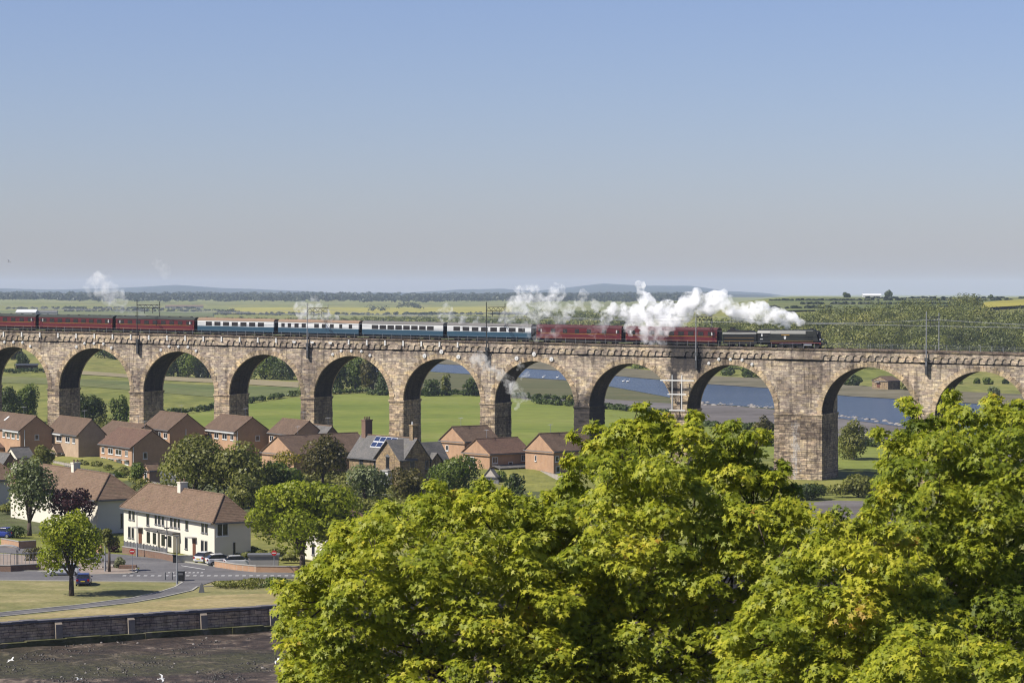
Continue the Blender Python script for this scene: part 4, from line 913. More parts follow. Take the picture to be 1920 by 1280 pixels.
for px in (-40,103,239,375,505):
    a=(px-960)/F; Yw=wallY(a); t_=(Vector((a*Yw,Yw,0))-(W0-WD*30)).dot(WD); m=MB()
    m.hexa([(t_-.38,-1.3,MUDZ-.4),(t_+.38,-1.3,MUDZ-.4),(t_+.38,-.5,MUDZ-.4),(t_-.38,-.5,MUDZ-.4),(t_-.38,-1.05,-.15),(t_+.38,-1.05,-.15),(t_+.38,-.5,.2),(t_-.38,-.5,.2)]); m.build('buttress',M_butt,r)
# garden walls, fences
def wall_run(label,pts,h,mat,th=.25,name='garden_wall',cat='garden wall',capm=M_conc,z0=0,group=None):
    P=[onz(x,y,0) for x,y in pts]; O=P[0]; r=thing(name,label,cat,O,0,group); m=MB(); c=MB()
    for a,b in zip(P[:-1],P[1:]):
        a=a-O;b=b-O; d=(b-a).normalized(); n=Vector((-d.y,d.x,0))*th; k=Vector((0,0,h)); e=Vector((0,0,-.3))
        m.hexa([a+e,b+e,b+n+e,a+n+e,a+k,b+k,b+n+k,a+n+k]); n2=n*.2; k2=k+Vector((0,0,.1))
        c.hexa([a-n2+k,b-n2+k,b+n+n2+k,a+n+n2+k,a-n2+k2,b-n2+k2,b+n+n2+k2,a+n+n2+k2])
    m.build('wall',mat,r); c.build('coping',capm,r); return r
GWL='low garden walls along the street'
wall_run('low red brick garden wall in front of the long white house',[(229,1037),(262,1042),(300,1048),(328,1054)],.9,M_bk2,group=GWL)
wall_run('brick wall right of the parked white cars',[(402,1063),(440,1069),(480,1073),(560,1074),(640,1071)],.8,M_bk,group=GWL)
wall_run('pale rendered low wall beside the black gate pillar',[(330,1054),(345,1053.5),(362,1053)],.8,M_rend,group=GWL)
wall_run('brick retaining wall along the driveway of the blue car',[(2,1023),(35,1029),(68,1027)],1.0,M_bk,group=GWL)
wall_run('low dark brick wall carrying the railings at the left edge',[(-40,1071),(20,1072),(76,1069)],.8,M_bk2,group=GWL)
wall_run('pinkish garden wall right of the big lime green tree',[(692,948),(730,946),(790,940)],1.7,M_bkp,group=GWL)
wall_run('orange garden wall behind the small roadside tree',[(160,1035),(190,1037)],1.2,M_bk,group=GWL)
P=onz(328,1055); r=thing('gate_pillar','black painted gate pillar at the end of the brick wall','gate pillar',P); m=MB(); m.box(-.25,.25,-.25,.25,-.2,1.0); m.box(-.31,.31,-.31,.31,1.0,1.12); m.build('shaft',M_black,r)
def fence(label,pts,h,mat,kind='board',group=None,step=.9):
    P=[onz(x,y,0) for x,y in pts]; O=P[0]; r=thing('board_fence' if kind=='board' else 'railing',label,'fence' if kind=='board' else 'railing',O,0,group)
    mp=MB(); mr=MB()
    for a,b in zip(P[:-1],P[1:]):
        a=a-O;b=b-O; L_=(b-a).length; d=(b-a)/L_; n=Vector((-d.y,d.x,0))
        k=max(1,int(L_/step))
        for i in range(k+1):
            p=a+d*(L_*i/k); 
            if kind=='board': mp.box(p.x-.07,p.x+.07,p.y-.07,p.y+.07,-.2,h+.08)
            else: mp.tube((p.x,p.y,-.1),(p.x,p.y,h),.035,n=5)
        if kind=='board':
            kk=max(2,int(L_/.16))
            for i in range(kk):
                p=a+d*(L_*(i+.03)/kk)-n*.05; q=a+d*(L_*(i+.95)/kk)-n*.05; o_=n*.03; z=Vector((0,0,h-.03*(i%3)))
                mr.hexa([p,q,q+o_,p+o_,p+z,q+z,q+o_+z,p+o_+z],0,(i*37%10)/10)
        else:
            for z in (.2,h-.08): mr.tube((a.x,a.y,z),(b.x,b.y,z),.04,n=5)
    mp.build('post',mat,r); mr.build('panel' if kind=='board' else 'rail',mat,r); return r
fence('pale board fence beside the right orange gabled house',[(1003,898),(1050,910),(1075,918)],1.9,M_wfence)
fence('pale garden fence panels behind the left white house chimney',[(100,880),(122,884),(135,886)],1.8,M_wfence)
fence('grey fence panels left of the windowed brick house',[(122,886),(188,897),(215,903)],1.4,M_dgrey)
fence('grey metal railings on the dark wall at the left edge',[(-40,1068),(20,1069),(76,1066)],2.2,M_steelg,'rail',step=.45)
fence('wooden garden fence in front of the long white house',[(233,1030),(270,1036),(312,1044)],1.2,M_dgrey)
fence('low garden fence below the white fascia house',[(95,858),(130,864),(160,868)],1.5,M_wfence)
fence('dark boarded fence between the windowed house and the olive tree',[(262,888),(300,898),(335,905)],1.6,M_dgrey)
fence('pale fence behind the roof of the long white house',[(285,918),(330,926),(372,934)],1.5,M_wfence)
fence('garden fence in front of the stone villa',[(650,918),(700,924),(742,930)],1.4,M_wfence)
fence('fence at the back of the three windowed orange house',[(862,905),(900,910),(935,914)],1.4,M_dgrey)
# green house bus shelter like canopy at left
P=onz(8,1066); r=thing('shelter','small pale shelter with curved roof behind the railings','shelter',P,rad(5)); m=MB()
for x in (-1.6,1.6):
    for y in (0,1.4): m.box(x-.05,x+.05,y-.05,y+.05,0,2.4)
m.build('frame',M_dgrey,r); m=MB(); pl=[(-1.9*cos(pi*i/10),2.3+.7*sin(pi*i/10)) for i in range(11)]; m.prism(pl+[(q[0]*.94,q[1]-.07) for q in pl[::-1]],'y',-.2,1.7); m.build('roof',M_conc,r)
sheet('gravel',[(1470,946),(1560,938),(1640,940),(1740,950),(1760,1010),(1440,1010)],M_grey,.05,'grey gravel ground in the gap beside the broad pier','gravel')
M_gard=mk_ground('garden soil',[(.09,.085,.045),(.11,.13,.045),(.16,.15,.09)],.3,scale2=2.0)
sheet('garden_ground',[(-60,930),(250,900),(480,900),(760,905),(1060,925),(1060,955),(700,985),(480,985),(230,1000),(-60,1000)],M_gard,.03,'mixed garden ground around the houses','garden ground')
# ---- lamps and signs
def lamp(label,px,yb,ytop,arm=0):
    P=onz(px,yb); h=onY(px,ytop,P.y).z; r=thing('street_lamp',label,'street lamp',P,0,'grey street lamps along the road')
    m=MB(); m.tube((0,0,0),(0,0,1.2),.13,n=8); m.tube((0,0,1.2),(0,0,h),.08,.05,8); m.build('pole',M_steelg,r)
    m=MB(); m.box(-.28,.28,-.18,.18,h,h+.14); m.tube((0,0,h-.1),(0,0,h),.08,n=6); m.build('lamp_head',M_dgrey,r); return P,h
lamp('street lamp rising against the left part of the long white house',257,1044,960.5)
lamp('street lamp standing by the black bin at the footpath corner',332,1096,1005)
lamp('thin street lamp beside the small roadside tree',197,1071,1000)
P=onz(313,1050); r=thing('utility_pole','utility pole with dark brackets in front of the white house','utility pole',P); h=onY(313,970,P.y).z
m=MB(); m.tube((0,0,0),(0,0,h),.09,.07,7); m.build('pole',M_dgrey,r)
m=MB(); m.box(-.35,.35,-.1,.1,h-1.45,h-1.3); m.box(-.32,.0,-.12,.12,h-2.8,h-2.5); m.build('bracket',M_black,r)
M_sred=mk_plain('sign red',(.55,.02,.02),.5,var=.05); 
def sign(label,px,yb,yt,rz=0):
    P=onz(px,yb); z=onY(px,yt,P.y).z; r=thing('road_sign',label,'road sign',P,rz,'red and white no entry signs')
    m=MB(); m.tube((0,0,0),(0,0,z+.3),.045,n=6); m.build('pole',M_steelg,r)
    m=MB(); m.tube((0,-.06,z),(0,-.09,z),.34,n=20); f=m.build('face',M_sred,r); m=MB(); m.box(-.24,.24,-.105,-.092,z-.065,z+.065); m.build('bar',M_white,f)
sign('no entry sign in front of the garden fence at the side street',248,1074,1033); sign('no entry sign under the lime green tree',514,1073,1036)
P=onz(339,1089); r=thing('litter_bin','black litter bin at the foot of the street lamp','litter bin',P); m=MB(); m.prism([(-.42,0),(.42,0),(.48,1.2),(-.48,1.2)],'y',-.4,.4); m.build('body',M_black,r); m=MB(); m.box(-.5,.5,-.45,.45,1.2,1.32); m.box(-.3,.3,-.42,-.405,.8,1.05); m.build('lid',M_dgrey,r)
for px,yb,lb in ((310,1087,'short grey bollard beside the road lines'),(323,1087,'short grey bollard nearer the bin')):
    P=onz(px,yb); m=MB(); m.tube((0,0,0),(0,0,.95),.08,.07,8); m.tube((0,0,.95),(0,0,1.02),.08,.03,8); o=m.build('bollard',M_dgrey); o.location=P; tag(o,lb,'bollard','roadside bollards')
P=onz(378,1111); m=MB(); m.prism([(-.35,0),(.35,0),(.15,1.0),(.0,1.15),(-.15,.9)],'y',-.12,.12); o=m.build('stone_post',M_dgrey); o.location=P; tag(o,'dark leaning stone post where the footpaths fork','stone post')
# benches on the paved corner
def bench(label,px,yb,rz):
    P=onz(px,yb); r=thing('bench',label,'bench',P,rz,'benches on the paved corner')
    m=MB(); m.box(-.9,.9,-.2,.2,.42,.48); m.build('seat',M_wfence,r); m=MB(); m.box(-.9,.9,.2,.26,.5,.9); m.build('backrest',M_wfence,r)
    for x in (-.75,.75): m=MB(); m.box(x-.1,x+.1,-.2,.22,0,.42); m.build('leg',M_conc,r)
bench('grey bench left of the round white flowering bush',188,1067,0); bench('grey bench further right on the paved corner',203,1064,rad(20))
P=onz(240,1066); m=MB(); m.prism([(-1.2,0),(1.2,0),(1.05,.5),(-1.05,.5)],'y',-.4,.4); o=m.build('planter',M_bk2); o.location=P; tag(o,'low brick planter at the point of the paved corner','planter')
# silage like grey box and garage by the trees
P=onz(494,1070); r=thing('site_cabin','pale grey cabin with dark flat roof behind the brick wall','cabin',P,rad(4)); m=MB(); m.box(-1.9,1.9,0,2,0,1.9); m.build('wall',M_conc,r); m=MB(); m.box(-2.05,2.05,-.15,2.2,1.9,2.1); m.build('roof',M_dgrey,r)
P=onz(630,1040); house('white house wall glimpsed through the lime green tree',(640,985),5.2,560,700,950,'y',PW,M_rend,M_tileh,[('L',585,590,*L2,'n'),('L',612,617,*L2,'n')],hip=True,group=GW,name='rendered_house')
# ================================================================ cars
M_tyre=mk_plain('tyre',(.02,.02,.02),.8); M_rim=mk_plain('rim',(.45,.45,.46),.3,metal=.6); M_tail=mk_plain('tail lamp',(.35,.01,.01),.3); M_plate=mk_plain('yellow plate',(.75,.55,.05),.5); M_lens=mk_plain('clear lamp',(.75,.75,.78),.2)
def car(label,px,yb,rz,paint,group=None):
    P=onz(px,yb); r=thing('parked_car',label,'car',P,rz,group); L_=4.1; W=1.72
    # body by lofted sections along x (front = +x)
    secs=[(-2.05,.55,.78,.45),(-2.0,.35,.98,.78),(-1.7,.25,1.02,.84),(-.9,.22,1.0,.86),(.6,.22,.98,.86),(1.2,.22,.92,.85),(1.8,.25,.78,.80),(2.02,.35,.68,.66),(2.08,.45,.55,.45)]
    def loft(secs,rings,mat,name,par,cap=True):
        V=[];Fc=[]
        for sc_ in secs: V+=rings(sc_)
        n=len(rings(secs[0])); 
        for i in range(len(secs)-1):
            for j in range(n): Fc.append((i*n+j,i*n+(j+1)%n,(i+1)*n+(j+1)%n,(i+1)*n+j))
        Fc.append(tuple(range(n))[::-1]); Fc.append(tuple((len(secs)-1)*n+j for j in range(n)))
        m=MB(); m.v=V; m.f=Fc; m.m=[0]*len(Fc); m.a=[.5]*len(Fc); return m.build(name,mat,par,smooth=False)
    def ring(s_):
        x,z0,z1,w_=s_; return [(x,-w_*.93,z0),(x,-w_,z0+.2),(x,-w_*.99,z1-.12),(x,-w_*.86,z1),(x,w_*.86,z1),(x,w_*.99,z1-.12),(x,w_,z0+.2),(x,w_*.93,z0)]
    b=loft(secs,ring,paint,'body',r)
    cab=[(-1.85,.98,1.02,.78),(-1.5,.98,1.34,.72),(-1.0,.98,1.46,.68),(.1,.98,1.47,.68),(.5,.98,1.32,.70),(1.15,.94,.97,.76)]
    def ring2(s_):
        x,z0,z1,w_=s_; return [(x,-.80,z0),(x,-w_,z1-.05),(x,-w_*.85,z1),(x,w_*.85,z1),(x,w_,z1-.05),(x,.80,z0)]
    loft(cab,ring2,M_glass,'glasshouse',r)
    m=MB(); m.prism([(-1.35,1.41),(.15,1.47),(.1,1.50),(-1.0,1.50),(-1.4,1.43)],'y',-.64,.64); m.build('roof',paint,b)
    for x in (-1.28,1.28):
        for s_ in (-1,1):
            m=MB(); m.tube((x,s_*.70,.31),(x,s_*.87,.31),.31,n=18); w_=m.build('wheel',M_tyre,r); m=MB(); m.tube((x,s_*.86,.31),(x,s_*.885,.31),.19,n=12); m.build('rim',M_rim,w_)
    for s_ in (-1,1):
        m=MB(); m.box(-2.06,-1.96,s_*.66-.13,s_*.66+.13,.68,.92); m.build('tail_light',M_tail,r)
        m=MB(); m.box(1.92,2.05,s_*.6-.15,s_*.6+.15,.52,.68); m.build('headlight',M_lens,r)
        m=MB(); m.box(.55,.75,s_*.95-.09,s_*.95+.09,.92,1.05); m.build('mirror',paint,r)
    m=MB(); m.box(-2.09,-2.04,-.26,.26,.60,.72); m.build('number_plate',M_plate,r)
    return r
def gloss(name,c): 
    t=NT(name); return t.done(t.bsdf(c,.25,None,.5,0,Coat_Weight=.6))
M_cb=gloss('blue car paint',(.03,.035,.16)); M_cw=gloss('white car paint',(.78,.78,.78)); M_cr=gloss('red car paint',(.40,.01,.02)); M_cb2=gloss('bright blue paint',(.015,.04,.30))
GC='cars parked by the houses'
car('dark blue car parked on the grass beside the small tree',157,1096,rad(96),M_cb,GC)
car('bright blue car cut by the left frame edge on a driveway',4,1007,rad(160),M_cb2,GC)
car('white car with its nose to the white house corner',388,1054,rad(62),M_cw,GC)
car('white car in the middle of the three behind the brick wall',415,1059,rad(20),M_cw,GC)
car('white car mostly hidden under the lime tree branches',449,1062,rad(12),M_cw,GC)
car('red car glimpsed behind the small roadside tree',150,1035,rad(15),M_cr,GC)
car('silver white car behind the foliage left of the blue car',120,1078,rad(185),M_cw,GC)
# ================================================================ foliage
RS=np.random.RandomState
def unit(n,rs):
    v=rs.randn(n,3); return v/np.linalg.norm(v,axis=1,keepdims=True)
def quads(C,N,size,rs,aspect=1.0):
    n=len(C); N=N/np.linalg.norm(N,axis=1,keepdims=True)
    a=unit(n,rs); U=np.cross(N,a); U/=np.linalg.norm(U,axis=1,keepdims=True)+1e-9; Vv=np.cross(N,U)
    s=size*(.6+.8*rs.rand(n))[:,None]*.5
    U=U*s; Vv=Vv*s*aspect
    return np.stack([C-U*.9-Vv*.5,C+U*.2-Vv,C+U+Vv*.35,C-U*.3+Vv],1).reshape(-1,3)
LEAF={
 'green':mk_leaf('leaf mid green',(.07,.11,.018),(.17,.22,.034),(.29,.32,.06)),
 'dark':mk_leaf('leaf dark green',(.042,.068,.018),(.10,.135,.028),(.18,.21,.045)),
 'olive':mk_leaf('leaf olive',(.12,.13,.03),(.27,.27,.06),(.40,.38,.11)),
 'lime':mk_leaf('leaf lime',(.19,.23,.016),(.40,.44,.028),(.58,.54,.045),trans=.4),
 'grey':mk_leaf('leaf grey green',(.12,.15,.06),(.27,.30,.14),(.44,.47,.28)),
 'purple':mk_leaf('leaf purple',(.03,.010,.012),(.065,.02,.024),(.11,.045,.04)),
 'brown':mk_leaf('leaf bronze',(.075,.065,.02),(.15,.13,.034),(.22,.18,.05)),
 'haw':mk_leaf('hawthorn blossom',(.10,.12,.05),(.28,.29,.17),(.5,.5,.38)),
 'yellow':mk_leaf('gorse yellow',(.10,.11,.02),(.38,.30,.03),(.55,.45,.05)),
 'wood':mk_leaf('wood canopy',(.06,.08,.022),(.19,.205,.042),(.37,.34,.10),big=.02,trans=.25),
 'far':mk_leaf('far canopy',(.015,.026,.014),(.028,.042,.02),(.05,.066,.026),big=.006,trans=.1),
 'syc':None}
M_bark=mk_plain('bark',(.11,.085,.065),.95,.1,var=.35,scale=4); M_barkp=mk_plain('pale bark',(.26,.22,.18),.95,.1,var=.3,scale=4)
tree_n=[0]
def crown_pts(c,rx,ry,rz,n,K,rs,lob=.42):
    """leaf positions and normals spread through lobed crown"""
    D=unit(K,rs); D[:,2]=np.where(D[:,2]<-.55,-D[:,2],D[:,2])
    R0=(.42+.30*rs.rand(K))[:,None]; LC=np.array(c)+D*R0*np.array([rx,ry,rz])
    LR=lob*(.65+.6*rs.rand(K)); LC=np.vstack([LC,[c]]); LR=np.r_[LR,lob*1.15]; K+=1
    pw=LR**2; k=rs.choice(K,n,p=pw/pw.sum())
    d=unit(n,rs); d[:,2]=d[:,2]+.25; d/=np.linalg.norm(d,axis=1,keepdims=True)
    rr=(.62+.42*rs.rand(n)**.6)[:,None]
    P=LC[k]+d*rr*LR[k][:,None]*np.array([rx,ry,rz])
    N=d+.42*rs.randn(n,3)
    tone=rs.rand(K)[k]*.45+rs.rand(n)*.4
    return P,N,tone,LC
def tree(label,xc,yt,yb,hw,yg,kind='green',n=None,ls=.36,K=16,name='tree',cat='tree',group=None,lob=.42,stem=True,z0=0.0,seed=None,ovr=None,flat=1.0):
    tree_n[0]+=1; sd=seed or tree_n[0]*7+3; rs=RS(sd)
    P=onland(xc,yg) if ovr is None else ovr
    Y=P.y; q=Y/F; zt=onY(xc,yt,Y).z; zb=onY(xc,yb,Y).z; rx=hw*q; zb=max(zb,P.z-.2)
    if yb>=yg-2.5: zb=P.z-.35*(zt-P.z)
    rz=(zt-zb)/2; cz=(zt+zb)/2; c=(0,0,cz-P.z)
    r=thing(name,label,cat,P,0,group)
    if n is None: n=int(min(16000,max(500,(4*pi*((rx*rx*rz)**(2/3)))/(ls*ls)*2.4)))
    Pp,N,tone,LC=crown_pts(c,rx*1.1,rx*1.1*flat,rz*1.04,n,K,rs,lob)
    Pp[:,2]=np.maximum(Pp[:,2],.1)
    npmesh('crown',quads(Pp,N,ls,rs),n,4,tone,LEAF[kind],r)
    if stem:
        m=MB(); rt=max(.10,.035*(zt-P.z)); fork=Vector((0,0,max(.5,(zb-P.z)+.25*rz)))
        m.tube((0,0,-.3),fork,rt,rt*.7,8)
        idx=rs.choice(len(LC),min(7,len(LC)),replace=False)
        for i in idx:
            a=Vector(LC[i]); b=fork.lerp(a,.5)+Vector((0,0,.3)); m.tube(fork,b,rt*.5,rt*.33,6); m.tube(b,a,rt*.33,rt*.1,5)
        m.build('trunk',M_bark,r,smooth=True)
    return r
# --- street and garden trees in front of the bridge
tree('grey green willow leaved tree at the left in front of the white house',55,852,998,50,1004,'grey',K=26,ls=.36)
tree('purple leaved tree before the shaded white house wall',135,918,985,44,1005,'purple',K=14,ls=.35)
tree('lime green young tree with clear trunk on the seaside lawn',134,958,1098,63,1117,'lime',K=26,ls=.28,lob=.36,n=9000)
tree('thin olive sapling beside the thin street lamp',205,985,1040,20,1072,'olive',K=9,ls=.25,lob=.36,n=900)
tree('bright green garden tree above the grey green willow tree',80,838,888,24,900,'olive',K=10)
tree('round green bush behind the second white house ridge',260,866,906,16,912,'green',K=8)
GT='garden trees of the estate'
tree('broad olive tree between the white houses and the brick estate',366,812,948,76,952,'olive',K=30,ls=.42,group=GT)
tree('dark green tree right of the broad olive tree',452,832,948,58,955,'olive',K=24,ls=.42,group=GT)
tree('low dark bushy tree behind the lime green sycamore',522,866,942,50,950,'green',K=14,ls=.42,group=GT)
tree('small green tree behind the lime sycamore crown left',455,893,960,40,965,'olive',K=14,ls=.4,group=GT)
tree('yellow flowering laburnum before the orange gable',538,845,885,30,905,'yellow',K=12,n=900,ls=.3,group=GT)
tree('dark bronze green tree in front of the long brown roof',605,815,905,44,915,'brown',K=16,ls=.4,group=GT)
tree('large lime green sycamore standing by the road',567,889,1060,120,1080,'lime',K=46,ls=.36,lob=.30,n=16000,flat=.8)
tree('pale grey green tree left of the stone villa bay window',683,868,950,46,960,'grey',K=16,group=GT)
tree('brownish green tree in front of the stone villa corner',762,872,955,36,960,'brown',K=12,group=GT)
tree('round dark green tree right of the stone villa',856,852,945,52,950,'green',K=20,group=GT)
tree('slender dark cypress like tree beyond the big sycamores',967,886,945,22,952,'dark',K=10,group=GT)
tree('small bright shrub at the villa window',722,868,900,14,905,'lime',K=6,n=300,group=GT)
tree('green shrub beside the orange extension',300,905,930,22,935,'olive',K=8,n=600,group=GT,name='shrub',cat='shrub')
GS='shrubs along the street'
def shrub(label,xc,yt,hw,yg,kind,n=500,ls=.22): tree(label,xc,yt,yg+1,hw,yg,kind,n=n,ls=ls,K=8,name='shrub',cat='shrub',group=GS,stem=False)
shrub('round white flowering bush on the paved corner',226,1042,15,1064,'haw',900,.18)
shrub('dark purple shrub against the side of the long white house',215,1006,15,1034,'purple',700)
shrub('green bush beside the white house corner above the cars',417,1012,13,1046,'green',700)
shrub('small green bush in the garden of the long white house',290,1030,10,1042,'dark',400)
shrub('clump of green plants in the verge right of the lamp',455,1084,50,1100,'olive',1400)
shrub('darker low plants spreading right along the verge',520,1084,40,1098,'green',900)
shrub('orange tinted hedge behind the railings',66,1026,22,1050,'brown',700)
shrub('small round hedge bush under the willow leaved tree',30,985,24,1008,'dark',700)
shrub('green hedge below the windowed brick house',215,882,20,896,'green',600,.3)
shrub('fresh green bush in the brick house garden',255,862,14,902,'green',600,.3)
shrub('green play net sized bush below the porch',938,882,16,905,'green',500,.3)
# at the foot of the viaduct, left
GV='bushes at the foot of the viaduct'
for (lb,x,yt,yb,hw,yg,k) in (('dark bush at the left edge below the first arch',12,725,786,34,795,'dark'),('dark pointed bush left of the first full pier',48,722,780,30,792,'green'),('lighter bush in front of the first full pier',108,775,806,24,812,'olive'),('big dark bush against the shaded side of the first full pier',168,727,792,33,805,'dark'),('fresh green bush left of the second full pier',222,742,796,24,804,'green'),('low bush under the second pier from the left',196,775,802,20,806,'olive'),('bush at the foot of the broad pier beside the gap in the foliage',1515,903,930,40,936,'dark'),('brushy scrub right of the broad pier',1610,890,925,48,932,'olive'),('olive shrub tree beyond the broad pier on the right',1600,786,850,34,862,'olive'),('twiggy bush on the mud behind the ninth pier',1432,780,830,28,836,'brown')):
    tree(lb,x,yt,yg-2,hw,yg,k,K=16,ls=.4,group=GV,lob=.36)
# ---- beyond the viaduct
GB2='trees in the fields behind the viaduct'
for (lb,x,yt,yb,hw,yg,k) in (
 ('round tree behind the field shelter',40,662,686,13,690,'dark'),('hedge tree at the top of the leftmost arch',22,645,672,22,674,'brown'),('trees high in the second arch from the left',196,646,668,18,671,'green'),('second dark tree high in the same left arch',222,652,672,18,674,'dark'),
 ('dark tree at the left of the third arch',325,650,696,24,706,'dark'),('tall green tree in the middle of the third arch',352,646,700,24,708,'green'),('bronze green tree at the right of the third arch',390,655,704,22,708,'brown'),('white blossoming hawthorn under the third arch',378,680,706,13,709,'haw'),
 ('broad green tree in the fourth arch',497,655,704,32,711,'green'),('dark tree right in the fourth arch',542,664,706,28,712,'dark'),('tree low in the left of the fourth arch',468,672,706,16,711,'green'),
 ('dark green tree left in the fifth arch',640,672,726,26,734,'dark'),('green tree in the middle of the fifth arch',668,664,726,26,734,'green'),('bronze tree right in the fifth arch',700,666,728,24,735,'brown'),('last tree right in the fifth arch',726,680,732,20,738,'dark'),
 ('slim green tree in the sixth arch on the meadow edge',836,698,738,9,742,'olive'),('dark bushes left in the sixth arch',808,712,740,18,743,'dark'),('dark bush right in the sixth arch',886,708,740,17,743,'dark'),('small bush by the seventh pier',1068,740,758,9,760,'olive'),
 ('shrub on the grassy bank in the last arch',1862,724,744,11,746,'grey'),('lone tree left of the hilltop farm',1586,549,559,8,560,'dark'),('lone tree right of the hilltop farm',1667,545,558,9,559,'dark'),('small tree on the right skyline',1858,553,561,5,562,'dark')):
    tree(lb,x,yt-1,yg-1,hw*1.05,yg,k,K=16,ls=.7 if yg>640 else 1.2,group=GB2,lob=.38)
rg=random.Random(11)
bank=[(985,674),(1100,684),(1190,694),(1300,704),(1400,712),(1500,720),(1600,729),(1700,737),(1800,738),(1910,742)]
for i in range(30):
    x=990+i*31+rg.uniform(-8,8); yg=float(np.interp(x,[b[0] for b in bank],[b[1] for b in bank]))-3-rg.uniform(0,5); h=rg.uniform(18,32)
    if 1625<x<1700: continue
    if 1760<x<1910: h*=.45; yg-=14
    tree('tree on the far river bank, one of a leafy row',x,yg-h,yg-1,h*rg.uniform(.6,.95),yg,rg.choice(['green','olive','dark','green','wood']),K=9,ls=.8,n=900,group='trees along the far river bank')
# woods that read as one mass 
def wood(name,label,P,R,nq,ls,mat,seed,squash=.85):
    rs=RS(seed); K=len(P); n=K*nq; k=np.repeat(np.arange(K),nq)
    d=unit(n,rs); d[:,2]=np.abs(d[:,2])*1.0-.12; rr=(.90+.12*rs.rand(n))[:,None]
    sub=unit(K*7,rs).reshape(K,7,3); sub[:,:,2]=np.abs(sub[:,:,2])*.7
    s=rs.randint(0,7,n); Cn=P[k]+sub[k,s]*R[k][:,None]*.55
    pos=Cn+d*rr*R[k][:,None]*.52*np.array([1,1,squash]); pos[:,2]=np.maximum(pos[:,2],P[k][:,2]-R[k]*.9)
    cl=.5+.5*np.sin(P[:,0]*.045+1.3*np.sin(P[:,1]*.02))*np.cos(P[:,1]*.035+.9*np.sin(P[:,0]*.03)); tone=np.clip((cl*.35+rs.rand(K)*.5)[k]+rs.rand(n)*.16-.02,0,1)
    o=npmesh(name,quads(pos,d+.14*rs.randn(n,3),ls,rs),n,4,tone,mat); tag(o,label,'woodland',kind='stuff')
rs=RS(4); P=[];Rr=[]
for i in range(11500):
    Y=rs.uniform(1150,2050); x=rs.uniform(1000,2450)
    lim=-45+np.interp(x,[1000,1250,1380,1500,1600,1750,1840,1850,1900,2150],[1300,1330,1350,1390,1450,1500,1530,1400,1390,1420]); 
    if Y>lim: continue
    if Y<1330 and x<1250+ (Y-1150)*.3: continue
    if rs.rand()>.40: continue
    X=(x-960)/F*Y; r_=rs.uniform(4.5,7.5) if rs.rand()<.55 else rs.uniform(7.5,12); P.append((X,Y,float(hh(X,Y))+r_*.9)); Rr.append(r_)
wood('hillside_wood','mixed spring woodland covering the hillside right behind the train',np.array(P),np.array(Rr),400,.72,LEAF['wood'],9)
P=[];Rr=[]
for i in range(1500):
    x=rs.uniform(380,1330); Y=rs.uniform(2150,2700)
    if x<540 and rs.rand()<.6: continue
    X=(x-960)/F*Y; r_=rs.uniform(4.5,7.5) if x<1000 else rs.uniform(6,11); P.append((X,Y,float(hh(X,Y))+r_*.9)); Rr.append(r_)
wood('hedgerow_wood','olive belt of trees showing just over the carriage roofs',np.array(P),np.array(Rr),130,1.3,LEAF['wood'],10)
P=[];Rr=[]
for i in range(2300):
    x=rs.uniform(-150,1350); Y=rs.choice([5600,5900,6500,7200,8000])+rs.uniform(-120,120)
    X=(x-960)/F*Y; r_=rs.uniform(8,12.5); P.append((X,Y,float(hh(X,Y))+r_*1.0)); Rr.append(r_)
wood('far_woods','dark blue green belt of woods under the horizon hills',np.array(P),np.array(Rr),45,4.5,LEAF['far'],12)
# hedges and lone trees between the far fields
P=[];Rr=[]
for (xa,xb,y,r0) in ((0,380,581,4),(120,420,585,3.5),(400,560,592,4),(560,1000,592,4),(1440,1900,566,1.6),(1500,1800,573,1.8),(1620,1990,562,1.8),(1440,1560,581,2),(690,720,586,9),(745,790,583,11),(410,450,590,6)):
    for i in range(int(abs(xb-xa)/3.2)):
        q=onland(rg.uniform(xa,xb),y+rg.uniform(-.4,.4)); r_=r0*rg.uniform(.6,1.2); P.append((q.x,q.y,q.z+r_*.6)); Rr.append(r_)
wood('field_hedges','dark hedges and scattered trees dividing the distant fields',np.array(P),np.array(Rr),34,1.8,LEAF['far'],13)
P=[];Rr=[]
for pts in ([(300,778),(358,775),(440,760),(560,741),(640,733)],[(560,741),(700,736),(900,740)],[(0,700),(140,696)],[(1000,757),(1100,764),(1250,778),(1330,803),(1460,808)],[(690,741),(900,742),(1075,752)],[(1575,832),(1720,846)]):
    for a,b in zip(pts[:-1],pts[1:]):
        for i in range(int((b[0]-a[0])/2.2)):
            f=rg.random(); q=onland(a[0]+(b[0]-a[0])*f,a[1]+(b[1]-a[1])*f+rg.uniform(-.8,.8)); r_=rg.uniform(.7,1.7); P.append((q.x,q.y,q.z+r_*.5)); Rr.append(r_)
wood('meadow_hedge','dark hedge line along the edge of the mown meadow',np.array(P),np.array(Rr),40,.7,LEAF['dark'],14)
